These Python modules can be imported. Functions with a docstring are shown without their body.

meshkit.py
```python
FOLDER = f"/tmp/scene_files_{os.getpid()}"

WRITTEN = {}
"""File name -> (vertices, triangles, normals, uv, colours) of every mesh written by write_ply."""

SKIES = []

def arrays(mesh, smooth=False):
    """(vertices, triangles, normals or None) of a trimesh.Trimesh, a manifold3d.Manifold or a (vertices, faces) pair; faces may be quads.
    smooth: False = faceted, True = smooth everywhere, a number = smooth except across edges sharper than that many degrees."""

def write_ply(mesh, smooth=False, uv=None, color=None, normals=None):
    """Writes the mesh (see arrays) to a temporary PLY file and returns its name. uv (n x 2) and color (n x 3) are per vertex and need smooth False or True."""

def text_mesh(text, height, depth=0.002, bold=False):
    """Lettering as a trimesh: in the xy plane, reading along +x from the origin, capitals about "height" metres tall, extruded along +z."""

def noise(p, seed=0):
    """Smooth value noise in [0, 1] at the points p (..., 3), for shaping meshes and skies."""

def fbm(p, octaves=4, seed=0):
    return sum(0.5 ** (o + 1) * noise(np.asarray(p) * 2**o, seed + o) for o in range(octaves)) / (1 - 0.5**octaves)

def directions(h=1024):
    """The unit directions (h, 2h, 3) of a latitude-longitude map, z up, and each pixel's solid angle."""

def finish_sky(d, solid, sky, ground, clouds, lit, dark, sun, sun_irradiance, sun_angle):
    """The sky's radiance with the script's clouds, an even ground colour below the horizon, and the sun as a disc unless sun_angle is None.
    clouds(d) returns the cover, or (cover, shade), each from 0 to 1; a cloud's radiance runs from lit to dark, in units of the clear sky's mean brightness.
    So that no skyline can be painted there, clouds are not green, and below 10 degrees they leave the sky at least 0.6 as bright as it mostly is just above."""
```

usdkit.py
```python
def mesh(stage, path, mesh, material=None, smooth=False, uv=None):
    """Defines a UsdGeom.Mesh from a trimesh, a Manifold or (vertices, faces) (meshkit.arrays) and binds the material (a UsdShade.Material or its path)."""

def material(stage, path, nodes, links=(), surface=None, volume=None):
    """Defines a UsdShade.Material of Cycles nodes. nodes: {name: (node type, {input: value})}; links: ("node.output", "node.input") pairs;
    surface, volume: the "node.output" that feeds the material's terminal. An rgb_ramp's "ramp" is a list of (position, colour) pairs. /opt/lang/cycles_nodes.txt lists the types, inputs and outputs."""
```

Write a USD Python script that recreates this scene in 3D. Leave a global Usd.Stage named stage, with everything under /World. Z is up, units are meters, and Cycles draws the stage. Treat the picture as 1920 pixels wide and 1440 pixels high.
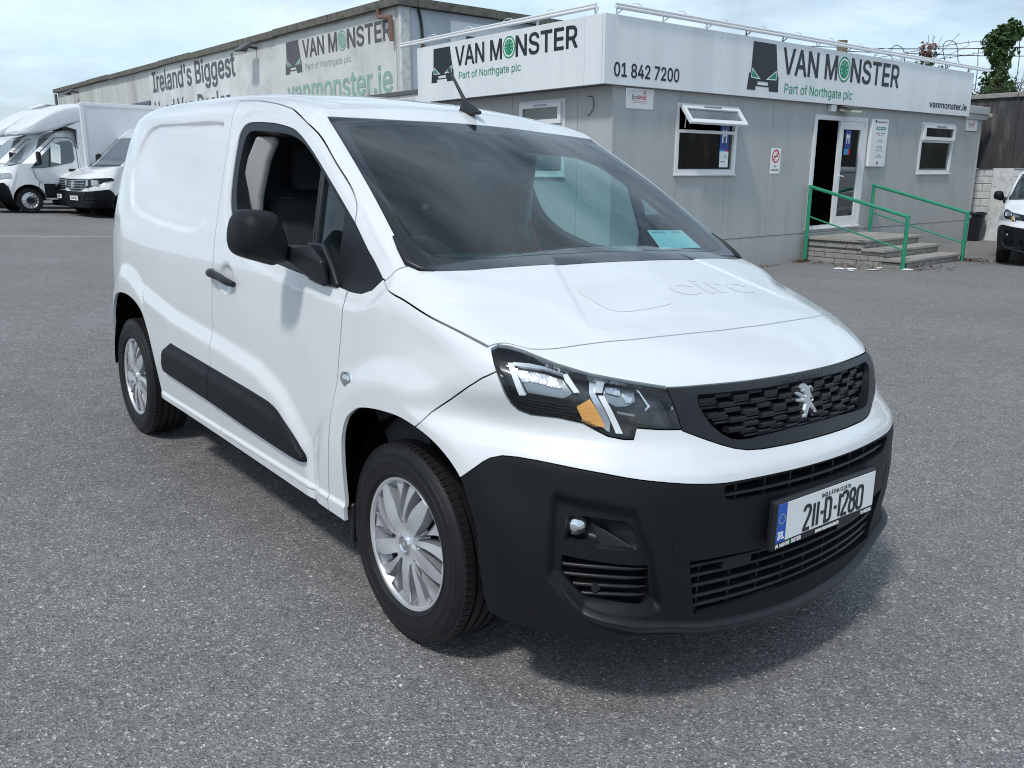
import math, random
import numpy as np, trimesh, manifold3d as m3, usdkit, meshkit
from scipy.interpolate import PchipInterpolator
from shapely.geometry import Polygon, LineString, Point, box as sbox
from shapely.ops import unary_union
from pxr import Usd, UsdGeom, UsdLux, UsdShade, Gf, Sdf, Vt

rng = np.random.default_rng(7); random.seed(7)
stage = Usd.Stage.CreateInMemory()
UsdGeom.SetStageUpAxis(stage, 'Z'); UsdGeom.SetStageMetersPerUnit(stage, 1.0)
world = UsdGeom.Xform.Define(stage, '/World'); stage.SetDefaultPrim(world.GetPrim())
UsdGeom.Scope.Define(stage, '/World/Looks')

# ---------------------------------------------------------------- camera, sky, sun, exposure
cam = UsdGeom.Camera.Define(stage, '/World/camera')
CAM_AT = (2.115, -2.172, 1.496)
CAM_R, CAM_U, CAM_F = (0.6379, 0.7701, 0.0008), (-0.1885, 0.1551, 0.9697), (-0.7466, 0.6188, -0.2441)
def unit(v): v = np.asarray(v, float); return v / np.linalg.norm(v)
_f = unit(CAM_F); _r = unit(np.asarray(CAM_R) - np.dot(CAM_R, _f) * _f); _u = np.cross(_r, _f)
cam.AddTransformOp().Set(Gf.Matrix4d(*_r, 0, *_u, 0, *(-_f), 0, *CAM_AT, 1))
cam.CreateHorizontalApertureAttr(36.0); cam.CreateVerticalApertureAttr(27.0)
cam.CreateFocalLengthAttr(36.0 * 1592.1 / 1920); cam.CreateClippingRangeAttr(Gf.Vec2f(.05, 3000))
cam.CreateExposureAttr(0.2)

SUN = unit((0.20, -0.66, 1.0))
SUN_EL, SUN_ROT = math.asin(SUN[2]), math.atan2(SUN[0], SUN[1])
sun = UsdLux.DistantLight.Define(stage, '/World/sun')
sun.CreateIntensityAttr(0.5); sun.CreateAngleAttr(6.0); sun.CreateNormalizeAttr(True); sun.CreateColorAttr(Gf.Vec3f(1, .972, .93))
_z = SUN; _x = unit(np.cross((0, 0, 1), _z)); _y = np.cross(_z, _x)
sun.AddTransformOp().Set(Gf.Matrix4d(*_x, 0, *_y, 0, *_z, 0, 0, 0, 0, 1))

LK = '/World/Looks/'
def mat(name, nodes, links=(), surface='p.BSDF', volume=None): return usdkit.material(stage, LK + name, nodes, links, surface, volume)

sky = UsdLux.DomeLight.Define(stage, '/World/sky')
sky_m = mat('sky_look', {
    'sk': ('sky_texture', {'sky_type': 'single_scattering', 'sun_disc': False, 'sun_elevation': SUN_EL, 'sun_rotation': SUN_ROT, 'aerosol_density': 1.4, 'air_density': 1.0}),
    'tc': ('texture_coordinate', {}), 'mp': ('mapping', {'scale': (1.0, 1.0, 3.2), 'location': (3.1, 1.7, 0.4)}),
    'n1': ('noise_texture', {'scale': 1.9, 'detail': 7.0, 'roughness': .58, 'distortion': .35}),
    'cv': ('map_range', {'from_min': .34, 'from_max': .60, 'to_min': .08, 'to_max': .80, 'clamp': True}),
    'n2': ('noise_texture', {'scale': 4.2, 'detail': 6.0, 'roughness': .6}),
    'cr': ('rgb_ramp', {'ramp': [(0.28, (8.0, 10.9, 13.4)), (0.55, (10.6, 13.1, 15.2)), (.8, (13.0, 14.8, 16.2))]}),
    'mx': ('mix_color', {'blend_type': 'mix'}),
    'bg': ('background_shader', {'strength': 0.075})},
    [('tc.generated', 'mp.vector'), ('mp.vector', 'n1.vector'), ('mp.vector', 'n2.vector'), ('n1.fac', 'cv.value'), ('n2.fac', 'cr.fac'),
     ('cv.result', 'mx.fac'), ('sk.color', 'mx.a'), ('cr.color', 'mx.b'), ('mx.result', 'bg.color')], surface='bg.background')
UsdShade.MaterialBindingAPI.Apply(sky.GetPrim()).Bind(sky_m)
for k, v in (('kind', 'structure'), ('label', 'bright summer sky with thin spread cloud and a blue patch at left')): sky.GetPrim().SetCustomDataByKey(k, v)

# ---------------------------------------------------------------- helpers
used = {}
def numbered(parent, name):
    k = (parent, name); n = used.get(k, 0); used[k] = n + 1
    return name if n == 0 else f'{name}_{n:03d}'
def path_of(parent): return '/World' if parent is None else str(parent.GetPath())
def keys(prim, label=None, cat=None, group=None, kind=None):
    for k, v in (('label', label), ('category', cat), ('group', group), ('kind', kind)):
        if v: prim.SetCustomDataByKey(k, v)
    return prim
def obj(name, mesh, material, parent=None, smooth=False, label=None, cat=None, group=None, kind=None):
    pp = path_of(parent); p = f'{pp}/{numbered(pp, name)}'
    if isinstance(mesh, list): mesh = cat_meshes(mesh)
    return keys(usdkit.mesh(stage, p, mesh, material, smooth).GetPrim(), label, cat, group, kind)
def objn(name, V, F, N, material, parent, label=None):
    """a mesh with its own normals"""
    pp = path_of(parent); p = f'{pp}/{numbered(pp, name)}'
    m = usdkit.mesh(stage, p, (V, F), material)
    m.CreateNormalsAttr(Vt.Vec3fArray.FromNumpy(np.ascontiguousarray(N, np.float32))); m.SetNormalsInterpolation('vertex')
    return keys(m.GetPrim(), label)
def thing(name, label, cat, M=None, loc=(0, 0, 0), rz=0, group=None):
    p = '/World/' + numbered('/World', name); x = UsdGeom.Xform.Define(stage, p)
    if M is None: x.AddTranslateOp().Set(Gf.Vec3d(*map(float, loc))); x.AddRotateZOp().Set(float(rz))
    else: x.AddTransformOp().Set(M)
    return keys(x.GetPrim(), label, cat, group)
def dup(root, label, loc, rz, group=None, M=None):
    was = root.GetCustomData()
    t = thing(''.join(root.GetName().rsplit('_0', 1)[0]), label, was['category'], M, loc, rz, group)
    t.GetReferences().AddInternalReference(root.GetPath()); t.SetInstanceable(True)
    return t
def cat_meshes(L): return trimesh.util.concatenate([tm(m) for m in L])
def tm(m):
    if isinstance(m, trimesh.Trimesh): return m
    if hasattr(m, 'to_mesh'):
        q = m.to_mesh(); return trimesh.Trimesh(q.vert_properties[:, :3], q.tri_verts, process=False)
    v, f = m; f = np.asarray(f)
    if f.shape[1] == 4: f = np.vstack([f[:, [0, 1, 2]], f[:, [0, 2, 3]]])
    return trimesh.Trimesh(v, f, process=False)
def bx(x0, x1, y0, y1, z0, z1): return trimesh.creation.box(bounds=[[min(x0, x1), min(y0, y1), min(z0, z1)], [max(x0, x1), max(y0, y1), max(z0, z1)]])
def cbox(x0, x1, y0, y1, z0, z1, c=.006):
    """box with chamfered edges"""
    x0, x1 = sorted((x0, x1)); y0, y1 = sorted((y0, y1)); z0, z1 = sorted((z0, z1)); c = min(c, (x1 - x0) * .45, (y1 - y0) * .45, (z1 - z0) * .45)
    P = []
    for X in ((x0, c), (x1, -c)):
        for Y in ((y0, c), (y1, -c)):
            for Z in ((z0, c), (z1, -c)):
                P += [(X[0], Y[0] + Y[1], Z[0] + Z[1]), (X[0] + X[1], Y[0], Z[0] + Z[1]), (X[0] + X[1], Y[0] + Y[1], Z[0])]
    return tm(m3.Manifold.hull_points(np.array(P)))
def tube(pts, r, n=10, cap=True):
    """round bar along a polyline"""
    pts = np.asarray(pts, float); r = np.broadcast_to(np.asarray(r, float), len(pts))
    T = np.gradient(pts, axis=0); T /= np.linalg.norm(T, axis=1, keepdims=True)
    a = np.array((0, 0, 1.)) if abs(T[0, 2]) < .9 else np.array((1., 0, 0)); V = []
    for p, t, q in zip(pts, T, r):
        u = a - t * (a @ t); u /= np.linalg.norm(u); w = np.cross(t, u); a = u
        th = np.arange(n) * 2 * np.pi / n; V.append(p + q * (np.cos(th)[:, None] * u + np.sin(th)[:, None] * w))
    V = np.vstack(V); F = []
    for i in range(len(pts) - 1):
        for j in range(n):
            k = (j + 1) % n; F += [(i * n + j, i * n + k, (i + 1) * n + k), (i * n + j, (i + 1) * n + k, (i + 1) * n + j)]
    if cap:
        F += [(0, k + 1, k) for k in range(1, n - 1)]; b = (len(pts) - 1) * n; F += [(b, b + k, b + k + 1) for k in range(1, n - 1)]
    return trimesh.Trimesh(V, np.array(F)[:, ::-1] if False else np.array(F), process=False)
def prism(poly, axis, a, b):
    """polygon (list or shapely) swept between a and b along axis; polygon axes: x -> (y,z), y -> (x,z), z -> (x,y)"""
    P = poly if not isinstance(poly, (list, np.ndarray)) else Polygon(poly)
    if not P.is_valid: P = P.buffer(0)
    a, b = min(a, b), max(a, b); out = []
    for g in getattr(P, 'geoms', [P]):
        m = trimesh.creation.extrude_polygon(g, b - a, engine='earcut'); v = m.vertices; f = m.faces
        if axis == 'x': v = np.stack([v[:, 2] + a, v[:, 0], v[:, 1]], 1)
        elif axis == 'y': v = np.stack([v[:, 0], v[:, 2] + a, v[:, 1]], 1); f = f[:, ::-1]
        else: v = np.stack([v[:, 0], v[:, 1], v[:, 2] + a], 1)
        out.append(trimesh.Trimesh(v, f, process=False))
    return trimesh.util.concatenate(out) if len(out) > 1 else out[0]
def man(m): m = tm(m); m.merge_vertices(); return m3.Manifold(m3.Mesh(np.asarray(m.vertices, np.float32), np.asarray(m.faces, np.uint32)))
def sphere_hull(pts, r): 
    s = trimesh.creation.icosphere(2, 1.0).vertices
    return tm(m3.Manifold.hull_points(np.vstack([np.asarray(p) + s * q for p, q in zip(pts, np.broadcast_to(r, len(pts)))])))
def lathe(prof, n=48, axis='y'):
    """profile (radius, along) turned about the axis"""
    prof = np.asarray(prof, float); th = np.arange(n) * 2 * np.pi / n
    V = np.stack([prof[:, None, 0] * np.cos(th), np.repeat(prof[:, 1:2], n, 1), prof[:, None, 0] * np.sin(th)], -1).reshape(-1, 3); F = []
    for i in range(len(prof) - 1):
        for j in range(n):
            k = (j + 1) % n; F.append((i * n + j, (i + 1) * n + j, (i + 1) * n + k)); F.append((i * n + j, (i + 1) * n + k, i * n + k))
    if axis == 'z': V = V[:, [0, 2, 1]] * (1, 1, 1); F = [f[::-1] for f in F]
    if axis == 'x': V = V[:, [1, 0, 2]]; F = [f[::-1] for f in F]
    return trimesh.Trimesh(V, np.array(F), process=False)
def placed(m, M): m = tm(m).copy(); m.apply_transform(M); return m
def frame4(o, X, Y, Z):
    M = np.eye(4); M[:3, 0], M[:3, 1], M[:3, 2], M[:3, 3] = X, Y, Z, o; return M
def text(s, height, width=None, depth=.002, bold=False):
    """lettering in the xy plane, squeezed to the given total width, left end at x = 0"""
    m = meshkit.text_mesh(s, height, depth, bold); b = m.bounds; m.apply_translation((-b[0, 0], 0, 0))
    if width: m.apply_scale((width / (b[1, 0] - b[0, 0]), 1, 1))
    return m
def crom(P, n=6, closed=True):
    P = np.asarray(P, float); Q = np.vstack([P[-1], P, P[0], P[1]]) if closed else np.vstack([2 * P[0] - P[1], P, 2 * P[-1] - P[-2]])
    t = np.linspace(0, 1, n, endpoint=False)[:, None]; out = []
    for i in range(len(Q) - 3):
        a, b, c, d = Q[i:i + 4]; out.append(.5 * (2 * b + (c - a) * t + (2 * a - 5 * b + 4 * c - d) * t * t + (3 * b - a - 3 * c + d) * t ** 3))
    if not closed: out.append(P[-1:])
    return np.vstack(out)

# ---------------------------------------------------------------- materials
def plain(name, col, rough=.5, metal=0., coat=0., spec=.5, bump=0., bscale=60., var=0., vscale=8., extra=None):
    nodes = {'p': ('principled_bsdf', {'base_color': col, 'roughness': rough, 'metallic': metal, 'coat_weight': coat, 'coat_roughness': .03, 'specular_ior_level': spec, **(extra or {})})}; links = []
    nodes['tc'] = ('texture_coordinate', {})
    if bump:
        nodes['bn'] = ('noise_texture', {'scale': bscale, 'detail': 4.0}); nodes['bp'] = ('bump', {'strength': bump, 'distance': .01})
        links += [('tc.object', 'bn.vector'), ('bn.fac', 'bp.height'), ('bp.normal', 'p.normal')]
    if var:
        nodes['vn'] = ('noise_texture', {'scale': vscale, 'detail': 6.0, 'roughness': .62})
        c = np.array(col, float); nodes['vr'] = ('rgb_ramp', {'ramp': [(.3, tuple(np.clip(c * (1 - var), 0, 1))), (.5, tuple(c)), (.72, tuple(np.clip(c * (1 + var * .6), 0, 1)))]})
        links += [('tc.object', 'vn.vector'), ('vn.fac', 'vr.fac'), ('vr.color', 'p.base_color')]
    return mat(name, nodes, links)
def glassy(name, tint, f0=.05, gain=1.0, rough=0.0):
    """a thin pane: clear with a Schlick reflection that is the same from both sides"""
    n = {'t': ('transparent_bsdf', {'color': tint}), 'g': ('glossy_bsdf', {'color': (1, 1, 1), 'roughness': rough}), 'lw': ('layer_weight', {'blend': .5}), 'pw': ('math', {'math_type': 'power', 'value2': 4.4}), 'mm': ('math', {'math_type': 'multiply_add', 'value2': (1 - f0) * gain, 'value3': f0, 'use_clamp': True}), 'm': ('mix_closure', {})}
    return mat(name, n, [('lw.facing', 'pw.value1'), ('pw.value', 'mm.value1'), ('mm.value', 'm.fac'), ('t.BSDF', 'm.closure1'), ('g.BSDF', 'm.closure2')], surface='m.closure')
M = {}
M['paint'] = mat('white_paint', {'tc': ('texture_coordinate', {}), 'n': ('noise_texture', {'scale': 3.0, 'detail': 5.0, 'roughness': .6}), 'r': ('rgb_ramp', {'ramp': [(.3, (.675, .69, .705)), (.7, (.715, .727, .738))]}),
    'n2': ('noise_texture', {'scale': 1.6, 'detail': 4.0}), 'r2': ('map_range', {'from_min': .3, 'from_max': .7, 'to_min': .28, 'to_max': .42}),
    'p': ('principled_bsdf', {'roughness': .35, 'coat_weight': 1.0, 'coat_roughness': .025, 'specular_ior_level': .4})},
    [('tc.object', 'n.vector'), ('n.fac', 'r.fac'), ('r.color', 'p.base_color'), ('tc.object', 'n2.vector'), ('n2.fac', 'r2.value'), ('r2.result', 'p.roughness')])
M['ghost'] = plain('faded_paint', (.683, .697, .713), .34, coat=1.0, spec=.4)
M['plastic'] = plain('black_grained_plastic', (.0095, .0105, .0125), .5, bump=.10, bscale=900., spec=.18)
M['plastic2'] = plain('dark_smooth_plastic', (.012, .0135, .016), .38, spec=.35)
M['plastic3'] = plain('grille_black_plastic', (.013, .0145, .0175), .40, spec=.4)
M['gloss_black'] = plain('gloss_black', (.008, .009, .011), .08, coat=.3)
M['rubber'] = plain('tyre_rubber', (.0105, .0105, .0115), .55, bump=.08, bscale=220., spec=.3, var=.25, vscale=14.)
M['seal'] = plain('rubber_seal', (.014, .014, .015), .5)
M['void'] = plain('wheel_well_black', (.006, .006, .006), .9, spec=.1)
M['chrome'] = plain('chrome', (.80, .81, .83), .10, metal=1.)
M['satin'] = plain('satin_chrome', (.74, .75, .77), .30, metal=1.)
M['alloy'] = plain('silver_wheel_paint', (.60, .61, .63), .34, metal=.55, coat=.4)
M['disc'] = plain('brake_iron', (.10, .095, .09), .45, metal=.8)
M['reflector'] = plain('lamp_reflector', (.78, .80, .83), .16, metal=1., bump=.5, bscale=24.)
M['lampgrey'] = plain('lamp_grey', (.34, .36, .38), .28, metal=.8)
M['lampdark'] = plain('lamp_dark', (.035, .038, .042), .22)
M['drl'] = plain('lamp_white_strip', (.86, .88, .90), .2, coat=.6)
M['amber'] = plain('amber_lens', (.88, .42, .10), .18, coat=.6, bump=.35, bscale=140.)
M['lens'] = glassy('clear_lens', (.94, .96, .97), .045)
M['screen'] = glassy('windscreen_glass', (.44, .70, .72), .05)
M['glass'] = glassy('side_glass', (.72, .84, .83), .07)
M['wglass'] = glassy('window_glass', (.60, .67, .68), .12)
M['interior'] = plain('interior_dark', (.022, .024, .027), .7, bump=.1, bscale=300.)
M['interior2'] = plain('interior_grey', (.30, .295, .285), .75)
M['seat'] = plain('seat_cloth', (.028, .030, .034), .9, bump=.3, bscale=400.)
M['paper'] = plain('paper_white', (.78, .84, .82), .7)
M['plate'] = plain('number_plate_white', (.78, .79, .78), .35)
M['blue'] = plain('plate_blue', (.012, .09, .42), .35)
M['ink'] = plain('sign_black', (.012, .014, .020), .45)
M['signgreen'] = plain('sign_green', (.010, .24, .115), .45)
M['white'] = plain('sign_white_print', (.82, .83, .83), .5)
M['red'] = plain('sign_red', (.55, .03, .04), .5)
M['skyblue'] = plain('sticker_blue', (.03, .30, .60), .45)
M['navy'] = plain('sticker_navy', (.03, .06, .26), .45)

# ground and road
def asphalt():
    n = {'g': ('geometry', {}), 'big': ('noise_texture', {'scale': .35, 'detail': 5.0, 'roughness': .6}),
         'rb': ('rgb_ramp', {'ramp': [(.30, (.190, .184, .180)), (.5, (.217, .211, .207)), (.70, (.243, .238, .235))]}),
         'mid': ('noise_texture', {'scale': 9.0, 'detail': 6.0, 'roughness': .7}), 'rm': ('rgb_ramp', {'ramp': [(.3, (.84, .84, .85)), (.7, (1.13, 1.13, 1.12))]}),
         'm1': ('mix_color', {'blend_type': 'multiply', 'fac': 1.0}),
         'v': ('voronoi_texture', {'feature': 'f1', 'scale': 180.0, 'randomness': 1.0}), 'sep': ('separate_color', {}),
         'rv': ('rgb_ramp', {'ramp': [(.0, (.55, .55, .56)), (.35, (.84, .84, .84)), (.72, (1.04, 1.04, 1.04)), (.9, (1.25, 1.25, 1.25)), (.965, (1.7, 1.7, 1.68)), (.99, (2.6, 2.55, 2.5))], 'interpolate': True}),
         'm2': ('mix_color', {'blend_type': 'multiply', 'fac': 1.0}),
         'v2': ('voronoi_texture', {'feature': 'f1', 'scale': 88.0, 'randomness': 1.0}), 'sep2': ('separate_color', {}),
         'rv2': ('rgb_ramp', {'ramp': [(.0, (.74, .74, .75)), (.3, (.97, .97, .97)), (.955, (1.02, 1.02, 1.02)), (.985, (1.25, 1.25, 1.23)), (.995, (2.1, 2.05, 1.95))]}),
         'm3': ('mix_color', {'blend_type': 'multiply', 'fac': 1.0}),
         # coarser, lighter chippings where the surface has worn, a grey green patch, a dirty strip at the wall
         'wn': ('noise_texture', {'scale': .22, 'detail': 4.0, 'roughness': .55}), 'sx': ('separate_xyz', {}),
         'wx': ('map_range', {'from_min': .6, 'from_max': 2.2, 'to_min': 0.0, 'to_max': .55}), 'wa': ('math', {'math_type': 'multiply_add', 'value2': .5}),
         'ws': ('map_range', {'from_min': .30, 'from_max': .78, 'to_min': 0.0, 'to_max': 1.0}), 'wc': ('mix_color', {'blend_type': 'multiply', 'b': (1.24, 1.29, 1.34)}),
         'bh': ('math', {'math_type': 'multiply_add', 'value2': .55}), 'bp': ('bump', {'strength': .7, 'distance': .006}),
         'p': ('principled_bsdf', {'roughness': .82, 'specular_ior_level': .32})}
    l = [('g.position', k + '.vector') for k in ('big', 'mid', 'v', 'v2', 'wn')] + [('g.position', 'sx.vector'), ('big.fac', 'rb.fac'), ('mid.fac', 'rm.fac'), ('rb.color', 'm1.a'), ('rm.color', 'm1.b'),
         ('v.color', 'sep.color'), ('sep.r', 'rv.fac'), ('m1.result', 'm2.a'), ('rv.color', 'm2.b'), ('v2.color', 'sep2.color'), ('sep2.g', 'rv2.fac'), ('m2.result', 'm3.a'), ('rv2.color', 'm3.b'),
         ('sx.x', 'wx.value'), ('wn.fac', 'wa.value1'), ('wx.result', 'wa.value3'), ('wa.value', 'ws.value'), ('ws.result', 'wc.fac'), ('m3.result', 'wc.a'), ('wc.result', 'p.base_color'),
         ('v2.distance', 'bh.value1'), ('v.distance', 'bh.value3'), ('bh.value', 'bp.height'), ('bp.normal', 'p.normal')]
    return mat('asphalt', n, l)
M['asphalt'] = asphalt()
M['patch'] = mat('asphalt_patch', {'g': ('geometry', {}), 'v': ('voronoi_texture', {'feature': 'f1', 'scale': 70.0}), 's': ('separate_color', {}),
    'r': ('rgb_ramp', {'ramp': [(0, (.05, .055, .055)), (.5, (.115, .125, .122)), (.9, (.20, .215, .205)), (.98, (.42, .42, .40))]}),
    'bp': ('bump', {'strength': 1.0, 'distance': .012}), 'p': ('principled_bsdf', {'roughness': .85, 'specular_ior_level': .3})},
    [('g.position', 'v.vector'), ('v.color', 's.color'), ('s.r', 'r.fac'), ('r.color', 'p.base_color'), ('v.distance', 'bp.height'), ('bp.normal', 'p.normal')])
M['line'] = plain('worn_white_line', (.42, .41, .39), .8, var=.55, vscale=30.)
M['pebble'] = mat('loose_stone', {'o': ('geometry', {}), 'r': ('rgb_ramp', {'ramp': [(0, (.09, .09, .09)), (.45, (.20, .20, .195)), (.8, (.34, .335, .32)), (1, (.55, .54, .51))]}), 'p': ('principled_bsdf', {'roughness': .75})},
    [('o.random_per_island', 'r.fac'), ('r.color', 'p.base_color')])
M['leaf_litter'] = mat('dry_leaves', {'o': ('geometry', {}), 'r': ('rgb_ramp', {'ramp': [(0, (.10, .055, .028)), (.4, (.26, .13, .055)), (.75, (.42, .24, .10)), (1, (.50, .38, .22))]}), 'p': ('principled_bsdf', {'roughness': .8})},
    [('o.random_per_island', 'r.fac'), ('r.color', 'p.base_color')])
# ================================================================ ground: the yard falls gently towards the cabin and rises towards the far vans
def sst_(a, b, x): t = np.clip((x - a) / (b - a), 0, 1); return t * t * (3 - 2 * t)
def ground(x, y):
    x, y = np.asarray(x, float), np.asarray(y, float)
    p = -.0073 * x - .0379 * y; k = .10
    lo = -.215 + 0 * x; h = np.maximum(k - np.abs(p - lo), 0); z = np.maximum(p, lo) + h * h / (4 * k)
    hi = .22 + 0 * x; h = np.maximum(.1 - np.abs(z - hi), 0); z = np.minimum(z, hi) - h * h / .4
    return z + .20 * sst_(-11, -25, x) * sst_(12, 6, y) + .25 * sst_(-30, -60, x)
def gz(x, y): return float(ground(x, y))
gx = np.concatenate([np.linspace(-400, -62, 14), np.arange(-60, -12, 2.), np.arange(-12, 12, .8), np.linspace(12, 400, 16)])
gy = np.concatenate([np.linspace(-400, -14, 14), np.arange(-13, 27, .8), np.linspace(28, 400, 14)])
GX, GY = np.meshgrid(gx, gy, indexing='ij'); GV = np.stack([GX, GY, ground(GX, GY)], -1).reshape(-1, 3); ny = len(gy)
gi = np.arange(len(gx) - 1)[:, None] * ny + np.arange(ny - 1)[None]; gi = gi.ravel()
obj('ground', (GV, np.vstack([np.stack([gi, gi + ny, gi + ny + 1], 1), np.stack([gi, gi + ny + 1, gi + 1], 1)])), M['asphalt'], None, True, 'grey worn asphalt yard with pale chippings', kind='structure')
def on_ground(poly, dz, seg=.5):
    """a thin sheet lying on the ground"""
    P = Polygon(poly); m = trimesh.creation.triangulate_polygon(P, engine='earcut') if False else None
    t = trimesh.creation.extrude_polygon(P, .001, engine='earcut'); up = t.faces[t.face_normals[:, 2] > .9]
    v, f = trimesh.remesh.subdivide_to_size(t.vertices, up, seg); v = v.copy(); v[:, 2] = ground(v[:, 0], v[:, 1]) + dz; return trimesh.Trimesh(v, f, process=False)
pr = np.random.default_rng(3); th = np.linspace(0, 2 * np.pi, 40, endpoint=False)
patch_c = [(-6.6, .35), (-5.6, .15), (-4.6, -.25), (-4.15, -.55), (-3.9, -.2), (-4.0, .6), (-4.6, 1.3), (-5.8, 1.6), (-6.7, 1.2)]
obj('repair_patch', on_ground(crom(patch_c, 8) + pr.normal(0, .025, (72, 2)), .004), M['patch'], None, True, 'darker rough asphalt repair beside the rear wheel of the foreground van', kind='structure')
ln = np.array([(-17.6, -3.0), (-17.2, 2.2), (-16.9, 6.2)]); lw = .05; obj('painted_line', on_ground([(-18.6 - lw, -3.8), (-17.1 - lw, 6.4), (-17.1 + lw, 6.4), (-18.6 + lw, -3.8)], .004, .8), M['line'], None, True, 'thin worn white line crossing the yard at left', kind='structure')
# loose chippings, thicker on the right hand side
def chips(n, area, smin, smax, seed, dens=None):
    r = np.random.default_rng(seed); V, F = [], []; base = trimesh.creation.icosahedron(); k = 0
    x = r.uniform(area[0], area[1], n); y = r.uniform(area[2], area[3], n)
    if dens is not None: keep = r.random(n) < dens(x, y); x, y = x[keep], y[keep]
    for a, b in zip(x, y):
        s = smin + (smax - smin) * r.random() ** 3; q = base.vertices * r.uniform(.6, 1.25, (12, 1)) * s * np.array((r.uniform(.7, 1.3), r.uniform(.6, 1.1), r.uniform(.35, .6))); c, sn = math.cos(r.random() * 6.3), math.sin(r.random() * 6.3)
        q = np.stack([q[:, 0] * c - q[:, 1] * sn, q[:, 0] * sn + q[:, 1] * c, q[:, 2]], 1) + (a, b, gz(a, b) + s * .12); V.append(q); F.append(base.faces + 12 * k); k += 1
    return trimesh.Trimesh(np.vstack(V), np.vstack(F), process=False)
obj('loose_chippings', chips(5200, (-3.2, 2.6, -3.0, 7.0), .0025, .0085, 5, lambda x, y: np.clip(.16 + .22 * (x - .6) + .05 * y, .10, 1)), M['pebble'], None, False, 'small loose stone chippings scattered over the yard', kind='stuff')

# ---------------------------------------------------------------- building materials
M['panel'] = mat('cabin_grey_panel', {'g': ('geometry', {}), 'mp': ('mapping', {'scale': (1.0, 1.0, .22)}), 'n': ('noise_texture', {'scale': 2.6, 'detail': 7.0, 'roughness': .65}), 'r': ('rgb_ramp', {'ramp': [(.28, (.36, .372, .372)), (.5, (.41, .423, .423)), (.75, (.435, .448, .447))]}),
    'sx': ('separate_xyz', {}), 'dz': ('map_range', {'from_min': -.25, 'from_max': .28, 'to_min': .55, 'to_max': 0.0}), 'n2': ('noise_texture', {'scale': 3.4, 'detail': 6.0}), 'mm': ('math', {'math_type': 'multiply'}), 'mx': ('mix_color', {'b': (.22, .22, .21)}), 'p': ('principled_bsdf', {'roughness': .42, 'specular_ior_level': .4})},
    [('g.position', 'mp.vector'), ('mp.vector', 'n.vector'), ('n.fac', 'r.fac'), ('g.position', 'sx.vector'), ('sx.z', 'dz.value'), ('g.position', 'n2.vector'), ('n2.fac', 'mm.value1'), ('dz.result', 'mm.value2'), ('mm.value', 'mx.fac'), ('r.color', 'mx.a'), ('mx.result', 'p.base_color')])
M['signboard'] = mat('sign_board_white', {'g': ('geometry', {}), 'mp': ('mapping', {'scale': (1.0, 1.0, .15)}), 'n': ('noise_texture', {'scale': 2.2, 'detail': 6.0}), 'r': ('rgb_ramp', {'ramp': [(.3, (.67, .69, .71)), (.6, (.75, .77, .785))]}), 'p': ('principled_bsdf', {'roughness': .38})}, [('g.position', 'mp.vector'), ('mp.vector', 'n.vector'), ('n.fac', 'r.fac'), ('r.color', 'p.base_color')])
M['upvc'] = plain('white_upvc', (.72, .73, .74), .35, var=.06, vscale=3.)
M['darkroom'] = plain('room_dark', (.020, .021, .023), .9)
M['soffit'] = plain('soffit_grey', (.10, .105, .11), .6)
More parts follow.
